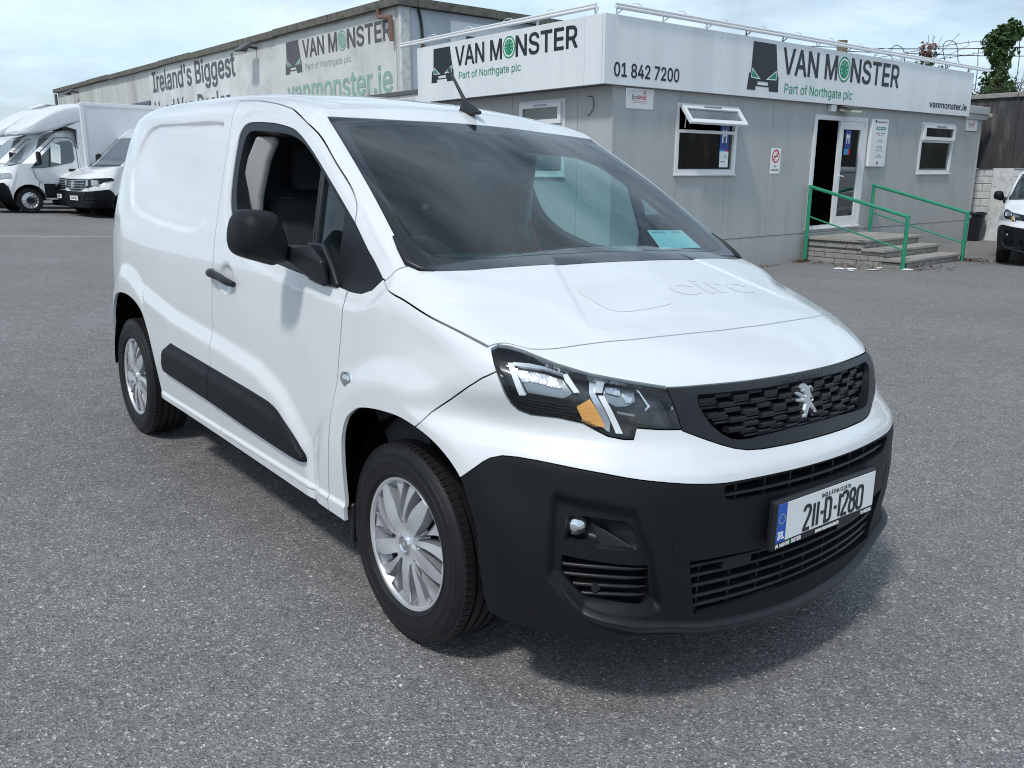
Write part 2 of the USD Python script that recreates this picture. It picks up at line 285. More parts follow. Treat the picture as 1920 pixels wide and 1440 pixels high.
M['render'] = mat('weathered_render', {'g': ('geometry', {}), 'mp': ('mapping', {'scale': (1.0, 1.0, .25)}), 'n': ('noise_texture', {'scale': 1.1, 'detail': 9.0, 'roughness': .68}), 'r': ('rgb_ramp', {'ramp': [(.30, (.34, .335, .31)), (.46, (.50, .50, .475)), (.62, (.58, .585, .565)), (.8, (.63, .64, .63))]}),
    'n3': ('noise_texture', {'scale': 6.0, 'detail': 8.0, 'roughness': .7}), 'r3': ('rgb_ramp', {'ramp': [(.28, (.70, .69, .66)), (.45, (1, 1, 1))]}), 'm': ('mix_color', {'blend_type': 'multiply', 'fac': .8}), 'bp': ('bump', {'strength': .4, 'distance': .01}), 'p': ('principled_bsdf', {'roughness': .85})},
    [('g.position', 'mp.vector'), ('mp.vector', 'n.vector'), ('n.fac', 'r.fac'), ('g.position', 'n3.vector'), ('n3.fac', 'r3.fac'), ('r.color', 'm.a'), ('r3.color', 'm.b'), ('m.result', 'p.base_color'), ('n3.fac', 'bp.height'), ('bp.normal', 'p.normal')])
M['render2'] = plain('pale_blue_render', (.47, .51, .56), .85, var=.18, vscale=1.6, bump=.3, bscale=9.)
M['banner'] = plain('weathered_banner', (.60, .605, .585), .75, var=.22, vscale=1.2)
M['coping'] = plain('mossy_coping', (.13, .125, .105), .9, var=.5, vscale=5., bump=.6, bscale=20.)
M['faded_ink'] = plain('faded_ink', (.105, .108, .115), .7, var=.18, vscale=6.)
M['faded_green'] = plain('faded_green', (.27, .43, .36), .75, var=.25, vscale=4.)
M['faded_grey'] = plain('faded_grey_ink', (.40, .45, .42), .75, var=.2, vscale=4.)
M['shutter'] = plain('roller_shutter', (.11, .125, .16), .5)
M['concrete'] = plain('concrete_slab', (.30, .285, .255), .85, var=.30, vscale=5., bump=.4, bscale=40.)
M['block'] = mat('concrete_block', {'o': ('object_info', {}), 'tc': ('texture_coordinate', {}), 'n': ('noise_texture', {'scale': 14.0, 'detail': 7.0, 'roughness': .7}), 'r': ('rgb_ramp', {'ramp': [(.25, (.16, .155, .145)), (.55, (.30, .295, .275)), (.8, (.38, .375, .355))]}), 'bp': ('bump', {'strength': .5, 'distance': .01}), 'p': ('principled_bsdf', {'roughness': .9})}, [('tc.object', 'n.vector'), ('n.fac', 'r.fac'), ('r.color', 'p.base_color'), ('n.fac', 'bp.height'), ('bp.normal', 'p.normal')])
M['mortar'] = plain('mortar', (.17, .165, .155), .95, bump=.4)
M['whiteblock'] = plain('whitewashed_block', (.62, .625, .61), .85, var=.28, vscale=7., bump=.5, bscale=30.)
M['blackboard'] = mat('black_felt_board', {'g': ('geometry', {}), 'mp': ('mapping', {'scale': (2.4, 2.4, .5)}), 'n': ('noise_texture', {'scale': 1.4, 'detail': 8.0, 'roughness': .7}), 'r': ('rgb_ramp', {'ramp': [(.35, (.030, .030, .032)), (.55, (.055, .054, .054)), (.75, (.16, .155, .15))]}), 'p': ('principled_bsdf', {'roughness': .8})}, [('g.position', 'mp.vector'), ('mp.vector', 'n.vector'), ('n.fac', 'r.fac'), ('r.color', 'p.base_color')])
M['green'] = plain('green_gloss_rail', (.018, .245, .135), .3, coat=.5, var=.12, vscale=9.)
M['whitebar'] = plain('white_light_bar', (.74, .75, .76), .4)
M['rust'] = plain('rusty_bracket', (.20, .12, .085), .7, var=.5, vscale=30.)
M['cable'] = plain('black_cable', (.02, .02, .022), .5)
M['lampcream'] = plain('lamp_cream_lens', (.50, .49, .38), .35)

# ================================================================ the grey sales cabin: right face looks along +x at x = -7.2, left face looks along -y at y = 7.5
WX, WYL, YR, ZT, ZB_ = -7.2, 7.5, 20.35, 2.85, -.20
XL = -12.0
CAB = thing('sales_cabin', 'long grey panelled sales cabin with white fascia signs and green handrail steps', 'building', loc=(0, 0, 0))
WIN1, WIN2, DOORO, WINL = (8.97, 10.582, 1.437, 2.549), (17.293, 18.91, 1.438, 2.538), (12.985, 14.945, .395, 2.528), (-9.337, -8.22, 1.411, 2.603)
holes = [sbox(w[0] + .03, w[2] + .03, w[1] - .03, w[3] - .03) for w in (WIN1, WIN2, DOORO)]
SK = .31; seams = [WYL, 9.045, 10.333, 11.64, 12.97, 14.96, 16.20, 17.51, 18.81, YR]
for a, b in zip(seams[:-1], seams[1:]):
    P = sbox(a + .004 * (a > WYL), SK + .004, b - .004, ZT).difference(unary_union(holes)); [obj('wall_panel', prism(q, 'x', WX - .04, WX), M['panel'], CAB) for q in getattr(P, 'geoms', [P])]
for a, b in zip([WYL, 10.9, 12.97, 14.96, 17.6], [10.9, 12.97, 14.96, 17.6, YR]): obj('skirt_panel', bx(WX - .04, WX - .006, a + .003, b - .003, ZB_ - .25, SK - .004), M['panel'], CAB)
obj('wall_backing', prism(sbox(WYL + .03, ZB_ - .2, YR - .03, ZT - .02).difference(unary_union([h.buffer(.005) for h in holes])), 'x', WX - .12, WX - .045), M['soffit'], CAB)
hl = sbox(WINL[0] + .03, WINL[2] + .03, WINL[1] - .03, WINL[3] - .03)
sl = [XL, -10.75, -9.55, -7.95, WX]
for a, b in zip(sl[:-1], sl[1:]): P = sbox(a + .004, SK + .004, b - .004 * (b < WX), ZT).difference(hl); [obj('wall_panel', prism(q, 'y', WYL, WYL + .04), M['panel'], CAB) for q in getattr(P, 'geoms', [P])]
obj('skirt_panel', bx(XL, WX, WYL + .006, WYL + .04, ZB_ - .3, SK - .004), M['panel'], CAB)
obj('wall_backing', prism(sbox(XL, ZB_ - .2, WX - .13, ZT - .02).difference(hl.buffer(.005)), 'y', WYL + .045, WYL + .12), M['soffit'], CAB)
obj('corner_trim', cbox(WX - .05, WX + .012, WYL - .012, WYL + .05, ZB_ - .25, 2.78, .006), M['panel'], CAB); obj('corner_trim', cbox(WX - .02, WX + .012, YR - .05, YR + .012, ZB_ - .25, 2.70, .006), M['panel'], CAB)
obj('end_wall', bx(XL, WX, YR - .04, YR, ZB_ - .25, ZT), M['panel'], CAB); obj('rear_wall', bx(XL - .04, XL, WYL, YR, ZB_ - .25, ZT), M['panel'], CAB)
obj('roof', bx(XL - .1, WX + .05, WYL + .1, YR + .12, ZT, ZT + .10), M['soffit'], CAB)
obj('roof_edge', [cbox(WX - .02, WX + .07, 19.3, YR + .14, 2.68, 2.80, .01), cbox(WX - .02, WX + .10, 19.3, YR + .17, 2.805, 2.98, .01)], M['panel'], CAB)
obj('floor', bx(XL + .1, WX - .13, WYL + .13, YR - .1, .30, .34), M['darkroom'], CAB); obj('inner_partition', [bx(-9.6, -9.5, WYL + .2, YR - .1, .34, 2.7), bx(-9.5, WX - .13, 11.3, 11.4, .34, 2.7), bx(-9.5, WX - .13, 16.3, 16.4, .34, 2.7)], M['darkroom'], CAB)
# --- fascia signs
SX, SYL = -7.08, 7.18; ST, SB = 3.682, 2.724; SEND = 19.335; SXL = -11.945
def board_seams(a, b, cuts): q = [a, *cuts, b]; return list(zip(q[:-1], q[1:]))
for a, b in board_seams(SYL, SEND, (9.897, 13.06, 16.19)): obj('fascia_board', cbox(SX - .05, SX, a + .002 * (a > SYL), b - .002, SB, ST, .003), M['signboard'], CAB)
for a, b in board_seams(SXL, SX - .055, (-10.66, -7.50)): obj('fascia_board', cbox(a + .002, b - .002, SYL, SYL + .05, SB, ST, .003), M['signboard'], CAB)
obj('fascia_soffit', [bx(WX - .01, SX - .052, SYL + .05, SEND - .01, SB + .002, SB + .03), bx(SXL, WX, SYL + .052, WYL - .002, SB + .002, SB + .03), bx(SX - .6, SX - .055, SEND - .03, SEND - .002, SB + .03, ST)], M['soffit'], CAB)
FR = lambda o, z: frame4((SX, o, z), (0, 1, 0), (0, 0, 1), (1, 0, 0)); FL = lambda o, z: frame4((o, SYL, z), (1, 0, 0), (0, 0, 1), (0, -1, 0))
def van_logo(w, h):
    """a van seen head-on: tapering cab, bumper block, number plate slot and two slanted green lamps"""
    t = lambda P: [(x * w, y * h) for x, y in P]
    bodyp = Polygon(t([(.127, 1), (.843, 1), (.955, .335), (.985, .33), (1.0, 0), (.70, 0), (.695, .085), (.265, .085), (.26, 0), (0, 0), (.045, .35), (.10, .355)])).difference(Polygon(t([(.315, .115), (.665, .115), (.655, .19), (.325, .19)])))
    eyes = [Polygon(t([(.135, .46), (.41, .235), (.105, .25)])), Polygon(t([(.91, .455), (.575, .235), (.925, .25)]))]
    return bodyp.difference(unary_union(eyes)), unary_union(eyes), unary_union([e.buffer(-.018 * w, join_style=2) for e in eyes])
def o_mark(rx, ry):
    e = lambda k: Polygon([(rx * k * math.cos(a), ry * k * math.sin(a)) for a in np.linspace(0, 2 * np.pi, 48)[:-1]])
    ticks = unary_union([LineString([(rx * .40 * math.cos(a), ry * .40 * math.sin(a)), (rx * .58 * math.cos(a), ry * .58 * math.sin(a))]).buffer(rx * .035) for a in np.radians([90, 45, 135, 0, 180, -35, 215])])
    return unary_union([e(1).difference(e(.86)), e(.72).difference(ticks)]), e(.86).difference(e(.72)).union(ticks)
def put(name, m, F4, material, parent, dx=0, dy=0, dz=.001): m = tm(m).copy(); m.apply_translation((dx, dy, dz)); return obj(name, placed(m, F4), material, parent)
def put_words(name, s, h, w, dep, bold, F4, material, parent, dx, dy, dz=.001):
    """each word of a line is a part of its own"""
    P = sorted(text(s, h, w, dep, bold).split(only_watertight=False), key=lambda q: q.bounds[0, 0]); G = [[P[0]]]; e = P[0].bounds[1, 0]
    for q in P[1:]:
        if q.bounds[0, 0] - e > .19 * h * (w / (h * .62 * len(s))): G.append([])
        G[-1].append(q); e = max(e, q.bounds[1, 0])
    for g_ in G: put(name, cat_meshes(g_), F4, material, parent, dx, dy, dz)
def brand(F4, logo, name, oc, part_, mats, parent, dep=.003):
    """logo (x, z, w, h), name ((x, w), (x, w), base, height), ring (x, z, rx, ry), line (x, base, w, h) relative to F4"""
    body_, white_, green_ = van_logo(logo[2], logo[3])
    put('van_emblem', prism(body_, 'z', 0, dep), F4, mats[0], parent, logo[0], logo[1]); put('emblem_lamp', prism(white_, 'z', 0, dep * .6), F4, M['white'] if mats[3] else mats[1], parent, logo[0], logo[1])
    put('emblem_lamp', prism(green_, 'z', 0, dep), F4, mats[1], parent, logo[0], logo[1])
    for s, (x, w) in zip(('VAN M', 'NSTER'), name[:2]): put_words('sign_lettering', s, name[3], w, dep, True, F4, mats[0], parent, x, name[2])
    g_, w_ = o_mark(oc[2], oc[3]); put('sign_ring', prism(g_, 'z', 0, dep), F4, mats[1], parent, oc[0], oc[1]); put('sign_ring_white', prism(w_, 'z', 0, dep * .6), F4, M['white'], parent, oc[0], oc[1]) if mats[3] else None
    put_words('sign_lettering', 'Part of Northgate plc', part_[3], part_[2], dep, False, F4, mats[2], parent, part_[0], part_[1])
NEWM = (M['ink'], M['signgreen'], M['signgreen'], True)
F0 = FR(0, 0)
brand(F0, (10.632, 2.838, .922, .780), ((11.645, 1.80), (13.93, 1.905), 3.165, .418), (13.686, 3.369, .222, .230), (11.75, 2.840, 2.31, .160), NEWM, CAB)
put_words('sign_lettering', '01 842 7200', .190, 1.472, .003, True, F0, M['ink'], CAB, 7.382, 2.843); put('sign_lettering', text('vanmonster.ie', .128, 1.865, .003, True), F0, M['ink'], CAB, 17.29, 2.850)
F0L = FL(0, 0)
brand(F0L, (-11.486, 3.040, .70, .578), ((-10.733, 1.30), (-9.085, 1.44), 3.278, .306), (-9.252, 3.436, .160, .170), (-10.633, 3.052, 1.68, .118), NEWM, CAB)
# --- light bars on brackets along both fascias
def light_bar(name, p0, p1, bracks, label, out):
    t = thing(name, label, 'light bar', loc=(0, 0, 0)); p0, p1 = np.array(p0), np.array(p1); d = unit(p1 - p0)
    obj('tube', tube([p0, p1], .026, 10), M['whitebar'], t, 50); obj('reflector_hood', tube([p0 + (0, 0, .045), p1 + (0, 0, .045)], .018, 8), M['whitebar'], t, 50)
    for b in bracks:
        q = p0 + d * ((np.array(b) - p0) @ d); i = np.array(out) * -.05
        obj('bracket', [tube([q + i + (0, 0, -.10), q + i * .6 + (0, 0, -.01)], .013, 6), tube([q + i + (0, 0, -.095), q + d * .11 + (0, 0, -.005)], .009, 6)], M['rust'] if rng.random() < .4 else M['whitebar'], t)
    for b in bracks[:-1]:
        q = p0 + d * ((np.array(b) - p0) @ d + .22); obj('lead', tube(crom([q + (0, 0, .03), q + d * .08 + (0, 0, .085), q + d * .22 + (0, 0, .09), q + d * .34 + (0, 0, .03)], 4, False), .006, 5), M['whitebar'], t)
light_bar('light_bar', (SX + .02, 7.36, 3.775), (SX + .02, 20.1, 3.772), [(SX, y, 3.7) for y in (7.42, 8.44, 9.49, 10.55, 11.62, 12.69, 13.75, 14.8, 15.86, 16.9, 17.96, 19.04)], 'long white light bar on brackets above the wide fascia with the phone number', (1, 0, 0))
light_bar('light_bar', (-12.45, SYL - .02, 3.765), (-7.25, SYL - .02, 3.775), [(x, SYL, 3.7) for x in (-11.78, -10.70, -9.64, -8.59, -7.31)], 'shorter white light bar above the left end fascia of the cabin', (0, -1, 0))
# --- windows and door
def pvc_window(F4, w, h, parent, tran=.63, vent=True, open_=None):
    """w wide, h high, origin at the lower left corner, z outwards"""
    t = obj('window_frame', placed(prism(sbox(0, 0, w, h).difference(unary_union([sbox(.075, .075, w - .075, h * tran - .02), sbox(.06, h * tran + .03, w - .06, h - .06)])), 'z', -.05, .022), F4), M['upvc'], parent)
    obj('sill', placed(cbox(-.01, w + .01, -.028, .0, -.02, .045, .004), F4), M['upvc'], t); obj('pane', placed(bx(.07, w - .07, .07, h * tran, -.022, -.016), F4), M['wglass'], t)
    sh = h - (h * tran + .03) - .05; A_ = F4 @ trimesh.transformations.translation_matrix((.05, h - .05, .024))
    if open_: A_ = A_ @ trimesh.transformations.rotation_matrix(-open_, (1, 0, 0))
    s = obj('top_sash', placed(prism(sbox(0, -sh, w - .10, 0).difference(sbox(.075, -sh + .07, w - .175, -.07)), 'z', .002, .05), A_), M['upvc'], t); obj('sash_pane', placed(bx(.07, w - .17, -sh + .065, -.065, .018, .024), A_), M['wglass'], s)
    if vent: obj('trickle_vent', placed(cbox(w * .33, w * .62, -.045, -.022, .05, .065, .004), A_), M['lampgrey'], s)
    if open_:
        for xx in (.01, w - .11): obj('stay', placed(tube([(xx, -sh * .55, .02), (xx, -sh * .95, -.12)], .008, 6), A_), M['satin'], s)
    return t
RW = lambda y, z: frame4((WX, y, z), (0, 1, 0), (0, 0, 1), (1, 0, 0))
w1 = pvc_window(RW(WIN1[0], WIN1[2]), WIN1[1] - WIN1[0], WIN1[3] - WIN1[2], CAB, .607, True, math.radians(38))
w2 = pvc_window(RW(WIN2[0], WIN2[2]), WIN2[1] - WIN2[0], WIN2[3] - WIN2[2], CAB, .63)
w3 = pvc_window(frame4((WINL[0], WYL, WINL[2]), (1, 0, 0), (0, 0, 1), (0, -1, 0)), WINL[1] - WINL[0], WINL[3] - WINL[2], CAB, .66)
obj('curtain', bx(-9.2, -8.4, WYL + .2, WYL + .22, 1.3, 2.7), M['interior2'], w3); obj('blind', [bx(WX - .3, WX - .28, 17.5 + .12 * k, 17.58 + .12 * k, 2.12, 2.5) for k in range(5)], M['interior2'], w2)
dy0, dy1, dz0, dz1 = DOORO; DF = RW(dy0, dz0); dw, dh = dy1 - dy0, dz1 - dz0
df = obj('door_frame', placed(prism(sbox(0, 0, dw, dh).difference(sbox(.095, .045, dw - .10, dh - .085)), 'z', -.05, .03), DF), M['upvc'], CAB)
ly0, ly1 = 13.915 - dy0, dw - .105
leaf = obj('door_leaf', placed(prism(sbox(ly0, .045, ly1, dh - .09).difference(sbox(ly0 + .13, .20, ly1 - .13, dh - .24)), 'z', -.03, .024), DF), M['upvc'], CAB); obj('door_pane', placed(bx(ly0 + .12, ly1 - .12, .19, dh - .23, -.008, 0), DF), M['wglass'], leaf)
obj('door_lever', placed(cat_meshes([cbox(ly0 + .03, ly0 + .06, .88, 1.10, .024, .032, .003), tube([(ly0 + .045, 1.0, .03), (ly0 + .045, 1.0, .07), (ly0 + .19, .985, .07)], .011, 8)]), DF), M['whitebar'], leaf)
LF2 = DF @ trimesh.transformations.translation_matrix((ly0 + .0, 0, -.05)) @ trimesh.transformations.rotation_matrix(math.radians(83), (0, 1, 0))
leaf2 = obj('door_leaf', placed(prism(sbox(.0, .05, .82, dh - .10).difference(sbox(.12, .2, .70, dh - .24)), 'z', -.025, .025), DF @ trimesh.transformations.translation_matrix((.11, 0, -.06)) @ trimesh.transformations.rotation_matrix(math.radians(80), (0, 1, 0))), M['upvc'], CAB, label='inner door leaf swung open into the dark room')
obj('threshold', placed(cbox(-.02, dw + .02, -.03, .0, -.05, .05, .004), DF), M['upvc'], df)
def sticker(F4, parent, s=1.0):
    g = obj('door_sticker' if s < .9 else 'window_sticker', placed(bx(0, .26 * s, 0, .42 * s, 0, .0015), F4), M['navy'], parent)
    q = Polygon([(.06, .12), (.06, .28), (.03, .26), (.09, .36), (.13, .29), (.17, .36), (.23, .26), (.20, .28), (.20, .12), (.165, .12), (.165, .26), (.13, .21), (.095, .26), (.095, .12)]); m = prism(q, 'z', .0016, .0026); m.apply_scale((s, s, 1)); obj('arrow_mark', placed(m, F4), M['white'], g)
    obj('sticker_band', placed(bx(0, .16 * s, -.13 * s, 0, 0, .0015), F4), M['skyblue'], g); obj('sticker_band', placed(bx(.16 * s, .26 * s, -.13 * s, 0, 0, .0015), F4), M['red'], g)
sticker(RW(10.16, 1.84) @ trimesh.transformations.translation_matrix((0, 0, -.012)), w1, .95); sticker(DF @ trimesh.transformations.translation_matrix((ly0 + .24, 1.52, .002)), leaf, .85)
st_ = obj('green_label', placed(bx(0, .24, 0, .26, -.012, -.010), RW(10.17, 1.43 + .12)), M['white'], w1); obj('label_mark', placed(prism(unary_union([LineString([(.10, .15), (.13, .19), (.17, .19), (.20, .15)]).buffer(.006), LineString([(.03, .09), (.15, .09)]).buffer(.007)]), 'z', -.0098, -.009), RW(10.17, 1.55)), M['signgreen'], st_)
# --- small notices and lamps on the cabin wall
ns = thing('no_smoking_sign', 'small white no smoking sign with red ring on the cabin wall left of the door', 'sign', loc=(0, 0, 0)); NF = RW(11.655, 1.438)
obj('board', placed(cbox(0, .312, 0, .452, .002, .006, .001), NF), M['white'], ns); obj('red_ring', placed(prism(unary_union([Point(.156, .31).buffer(.118).difference(Point(.156, .31).buffer(.092)), LineString([(.235, .385), (.077, .235)]).buffer(.012)]), 'z', .0062, .0075), NF), M['red'], ns)
obj('cigarette', placed(prism(sbox(.09, .300, .22, .318), 'z', .0062, .0070), NF), M['ink'], ns); put('lettering', text('NO', .036, .075, .001, True), NF, M['ink'], ns, .118, .115, .006); put('lettering', text('SMOKING', .036, .235, .001, True), NF, M['ink'], ns, .038, .05, .006)
def maker_plate(F4, w, h, label):
    t = thing('maker_plate', label, 'sign', loc=(0, 0, 0)); b = obj('board', placed(cbox(0, w, 0, h, .002, .010, .002), F4), M['satin'], t); obj('face', placed(bx(.018, w - .018, .018, h - .018, .009, .0108), F4), M['white'], t)
    put('lettering', text('Eco', .062 * w / .63, .125 * w / .63, .001, True), F4, M['ink'], t, w * .22, h * .47, .0105); put('lettering', text('Mod', .062 * w / .63, .185 * w / .63, .001, True), F4, M['red'], t, w * .435, h * .47, .0105)
    obj('small_print', [placed(bx(w * .2, w * .74, h * (.38 - .08 * k), h * (.40 - .08 * k), .0107, .0114), F4) for k in range(2)], M['red'], t); obj('bubbles', placed(prism(unary_union([Point(w * .68, h * .86).buffer(.028).difference(Point(w * .68, h * .86).buffer(.02)), Point(w * .66, h * .73).buffer(.034).difference(Point(w * .66, h * .73).buffer(.026))]), 'z', .0107, .0114), F4), M['red'], t)
maker_plate(RW(7.770, 2.410), .628, .299, 'maker plate in a metal frame under the phone number at the cabin corner'); maker_plate(RW(19.475, 2.402), .655, .290, 'pale maker plate high on the far right end of the cabin wall')
hs = thing('opening_hours_sign', 'tall white opening hours light box beside the cabin door', 'sign', loc=(0, 0, 0)); HF = RW(15.06, 1.578) @ trimesh.transformations.translation_matrix((0, 0, -.06))
obj('box', placed(cbox(-.02, .645, 0, .948, .062, .13, .006), HF), M['whitebar'], hs); obj('green_band', placed(bx(.16, .54, .735, .795, .13, .132), HF), M['signgreen'], hs); put('lettering', text('VAN MONSTER', .040, .40, .001, True), HF, M['ink'], hs, .18, .865, .13); put('lettering', text('OPENING HOURS', .026, .30, .001, True), HF, M['white'], hs, .20, .752, .1322)
lg_, _, _ = van_logo(.075, .06); put('van_emblem', prism(lg_, 'z', 0, .001), HF, M['ink'], hs, .085, .862, .13); put('van_emblem', prism(lg_, 'z', 0, .001), HF, M['ink'], hs, .28, .04, .13)
for s, w, z_ in (('Monday - Thursday', .38, .66), ('8:30-17:30', .22, .62), ('Friday', .13, .53), ('8:30-17:00', .22, .49), ('Saturday', .18, .40), ('9:00-13:00', .22, .36), ('Sunday Closed', .28, .31), ('Contact', .15, .22), ('01 842 7200', .26, .18)): put('lettering', text(s, .024, w, .001), HF, M['ink'], hs, .35 - w / 2, z_, .13)
cp = thing('parking_notice', 'white customer parking notice on the left wall of the cabin', 'sign', loc=(0, 0, 0)); CF = frame4((-9.42, WYL, .905), (1, 0, 0), (0, 0, 1), (0, -1, 0)); obj('board', placed(cbox(0, .52, 0, .175, .002, .014, .002), CF), M['white'], cp); put('lettering', text('Customer', .045, .32, .001, True), CF, M['signgreen'], cp, .14, .105, .014); put('lettering', text('Parking', .045, .25, .001, True), CF, M['signgreen'], cp, .17, .03, .014)
wl = thing('bulkhead_light', 'cream floodlight with grey hood above the cabin door', 'light', loc=(0, 0, 0)); obj('junction_box', cbox(WX, WX + .09, 13.42, 13.60, 2.60, 2.72, .01), M['whitebar'], wl); obj('hood', sphere_hull([(WX + .05, 13.72, 2.71), (WX + .05, 14.10, 2.71), (WX + .30, 13.70, 2.67), (WX + .30, 14.10, 2.67)], .012), M['soffit'], wl); obj('lens', sphere_hull([(WX + .08, 13.76, 2.64), (WX + .08, 14.14, 2.64), (WX + .28, 13.80, 2.60), (WX + .28, 14.14, 2.60)], .03), M['lampcream'], wl)
el = thing('end_lamp', 'small white lamp fixed at the far right corner of the cabin roof', 'light', loc=(0, 0, 0)); obj('body', sphere_hull([(WX + .05, YR + .20, 2.80), (WX + .05, YR + .32, 2.79)], .055), M['lampcream'], el); obj('arm', tube([(WX + .02, YR + .02, 2.82), (WX + .05, YR + .2, 2.80)], .02), M['whitebar'], el)
hk = thing('wall_hook_cable', 'thin dark curl of cable on the left wall of the cabin near its corner', 'cable', loc=(0, 0, 0)); obj('loop', tube(crom([(-7.72, WYL - .012, 2.60), (-7.62, WYL - .02, 2.58), (-7.58, WYL - .02, 2.46), (-7.63, WYL - .02, 2.36), (-7.72, WYL - .012, 2.31)], 5, False), .006, 6), M['cable'], hk)
# --- steps of concrete blocks and slabs with green handrails
ST_ = thing('entrance_steps', 'three concrete block steps with slab treads at the cabin door', 'steps', loc=(0, 0, 0))
g0 = -.215; X0 = WX; tops = [.245, .085, -.075]; deps = [1.30, 1.72, 2.12]; Y0s, Y1s = [12.95, 12.95, 12.95], [15.25, 15.25, 15.25]
lev = [(.245, X0 + .02, X0 + 1.22), (.090, X0 + 1.22, X0 + 1.62), (-.065, X0 + 1.62, X0 + 2.02)]
SY0, SY1 = 13.02, 15.18
def block_wall(x0, x1, y0, y1, z0, z1, along, parent, material, bl=.44, bh=.10, j=.010, jit=.004, off0=0, mort=None):
    r = np.random.default_rng(int(abs(x0 * 97 + y0 * 31 + z1 * 13)) + 5); rows = max(1, round((z1 - z0) / bh)); hh = (z1 - z0) / rows
    for k in range(rows):
        a, b = (y0, y1) if along == 'y' else (x0, x1); p = a - (bl / 2 if (k + off0) % 2 else 0)
        while p < b - .02:
            s, e = max(p, a), min(p + bl - j, b); p += bl
            if e - s < .03: continue
            d = r.uniform(-jit, jit)
            if along == 'y': m = cbox(x0 + (d if x0 < x1 else 0), x1 + d, s, e, z0 + k * hh + j * .5, z0 + (k + 1) * hh - j * .5, .006)
            else: m = cbox(s, e, y0 + d, y1, z0 + k * hh + j * .5, z0 + (k + 1) * hh - j * .5, .006)
            obj('block', m, material, parent)
base_z = g0 - .12
for top, xa, xb in lev:
    obj('core', bx(WX - .0 + .03, xb - .03, SY0 + .02, SY1 - .02, base_z, top - .055), M['mortar'], ST_)
    z1 = top - .05
    obj('slab', [cbox(xa - .02 if xa > X0 + .1 else X0 + .012, xb + .04, SY0 - .05, (SY0 + SY1) / 2 - .003, top - .05, top, .006)], M['concrete'], ST_); obj('slab', cbox(xa - .02 if xa > X0 + .1 else X0 + .012, xb + .04, (SY0 + SY1) / 2 + .003, SY1 + .05, top - .05, top, .006), M['concrete'], ST_)
rowz = [base_z + .1015 * k for k in range(6)]
for k, z in enumerate(rowz):
    xe = lev[0][2] if z + .09 > .06 else lev[1][2] if z + .09 > -.10 else lev[2][2]
    zt_ = min(z + .1015, .193 if xe == lev[0][2] else .038 if xe == lev[1][2] else -.117)
    if zt_ - z > .02: block_wall(X0 + .015, xe, SY0 - .01, SY0 + .09, z, zt_, 'x', ST_, M['block'], .44, .2, off0=k)
for (top, xa, xb), zz in zip(lev, (.090, -.065, base_z)): block_wall(xb - .09, xb + .005, SY0 + .09, SY1, zz + .002, top - .052, 'y', ST_, M['block'], .225, .2)
block_wall(X0 + .015, lev[2][2], SY1 - .09, SY1 + .01, base_z, -.117, 'x', ST_, M['block'], .44, .10)
def handrail(y, label, x0=WX + .10, x1=WX + 2.05, zt0=1.19, zt1=.70):
    t = thing('handrail', label, 'handrail', loc=(0, 0, 0), group='green handrails beside the cabin steps')
    za, zb = gz(x0, y) - .03, gz(x1, y) - .03; r = .033
    obj('post', tube([(x0, y, za), (x0, y, zt0)], .036, 12), M['green'], t, 50); obj('post', tube([(x1, y, zb), (x1, y, zt1 + .01)], .036, 12), M['green'], t, 50)
    obj('top_rail', tube([(x0 - .028, y, zt0 + .012), (x1 + .028, y, zt1)], r, 12), M['green'], t, 50); obj('lower_rail', tube([(x0, y, .64), (x1, y, .12)], .015, 8), M['green'], t, 50)
handrail(12.90, 'green tubular handrail on the near left side of the cabin steps'); handrail(15.30, 'green tubular handrail on the far right side of the cabin steps')
lr = np.random.default_rng(11)
def litter(n, cx, cy, sx, sy, seed, mx=.05):
    r = np.random.default_rng(seed); V, F = [], []
    for k in range(n):
        a, b = cx + r.normal(0, sx), cy + r.normal(0, sy); s = r.uniform(.02, mx); an = r.random() * 6.3; t = r.uniform(-.5, .5)
        q = np.array([(-s, 0, 0), (0, s * .5, s * .2), (s, 0, s * .1), (0, -s * .5, s * .25)]); c, sn = math.cos(an), math.sin(an); q = np.stack([q[:, 0] * c - q[:, 1] * sn, q[:, 0] * sn + q[:, 1] * c, q[:, 2] + t * q[:, 0]], 1); q[:, 2] -= q[:, 2].min(); V.append(q + (a, b, gz(a, b) + .003)); F += [(4 * k, 4 * k + 1, 4 * k + 2), (4 * k, 4 * k + 2, 4 * k + 3)]
    return trimesh.Trimesh(np.vstack(V), np.array(F), process=False)
obj('fallen_leaves', [litter(90, WX + .15, 12.72, .10, .14, 1), litter(70, WX + .9, 12.6, .45, .16, 2), litter(90, WX + 2.15, 15.35, .20, .20, 4), litter(60, WX + 2.3, 13.3, .25, .3, 6), litter(50, WX + .25, 11.4, .10, .5, 7, .035), litter(60, WX + .2, 17.0, .1, 1.6, 8, .03)], M['leaf_litter'], None, False, 'dry brown leaves gathered at the foot of the cabin steps', kind='stuff')
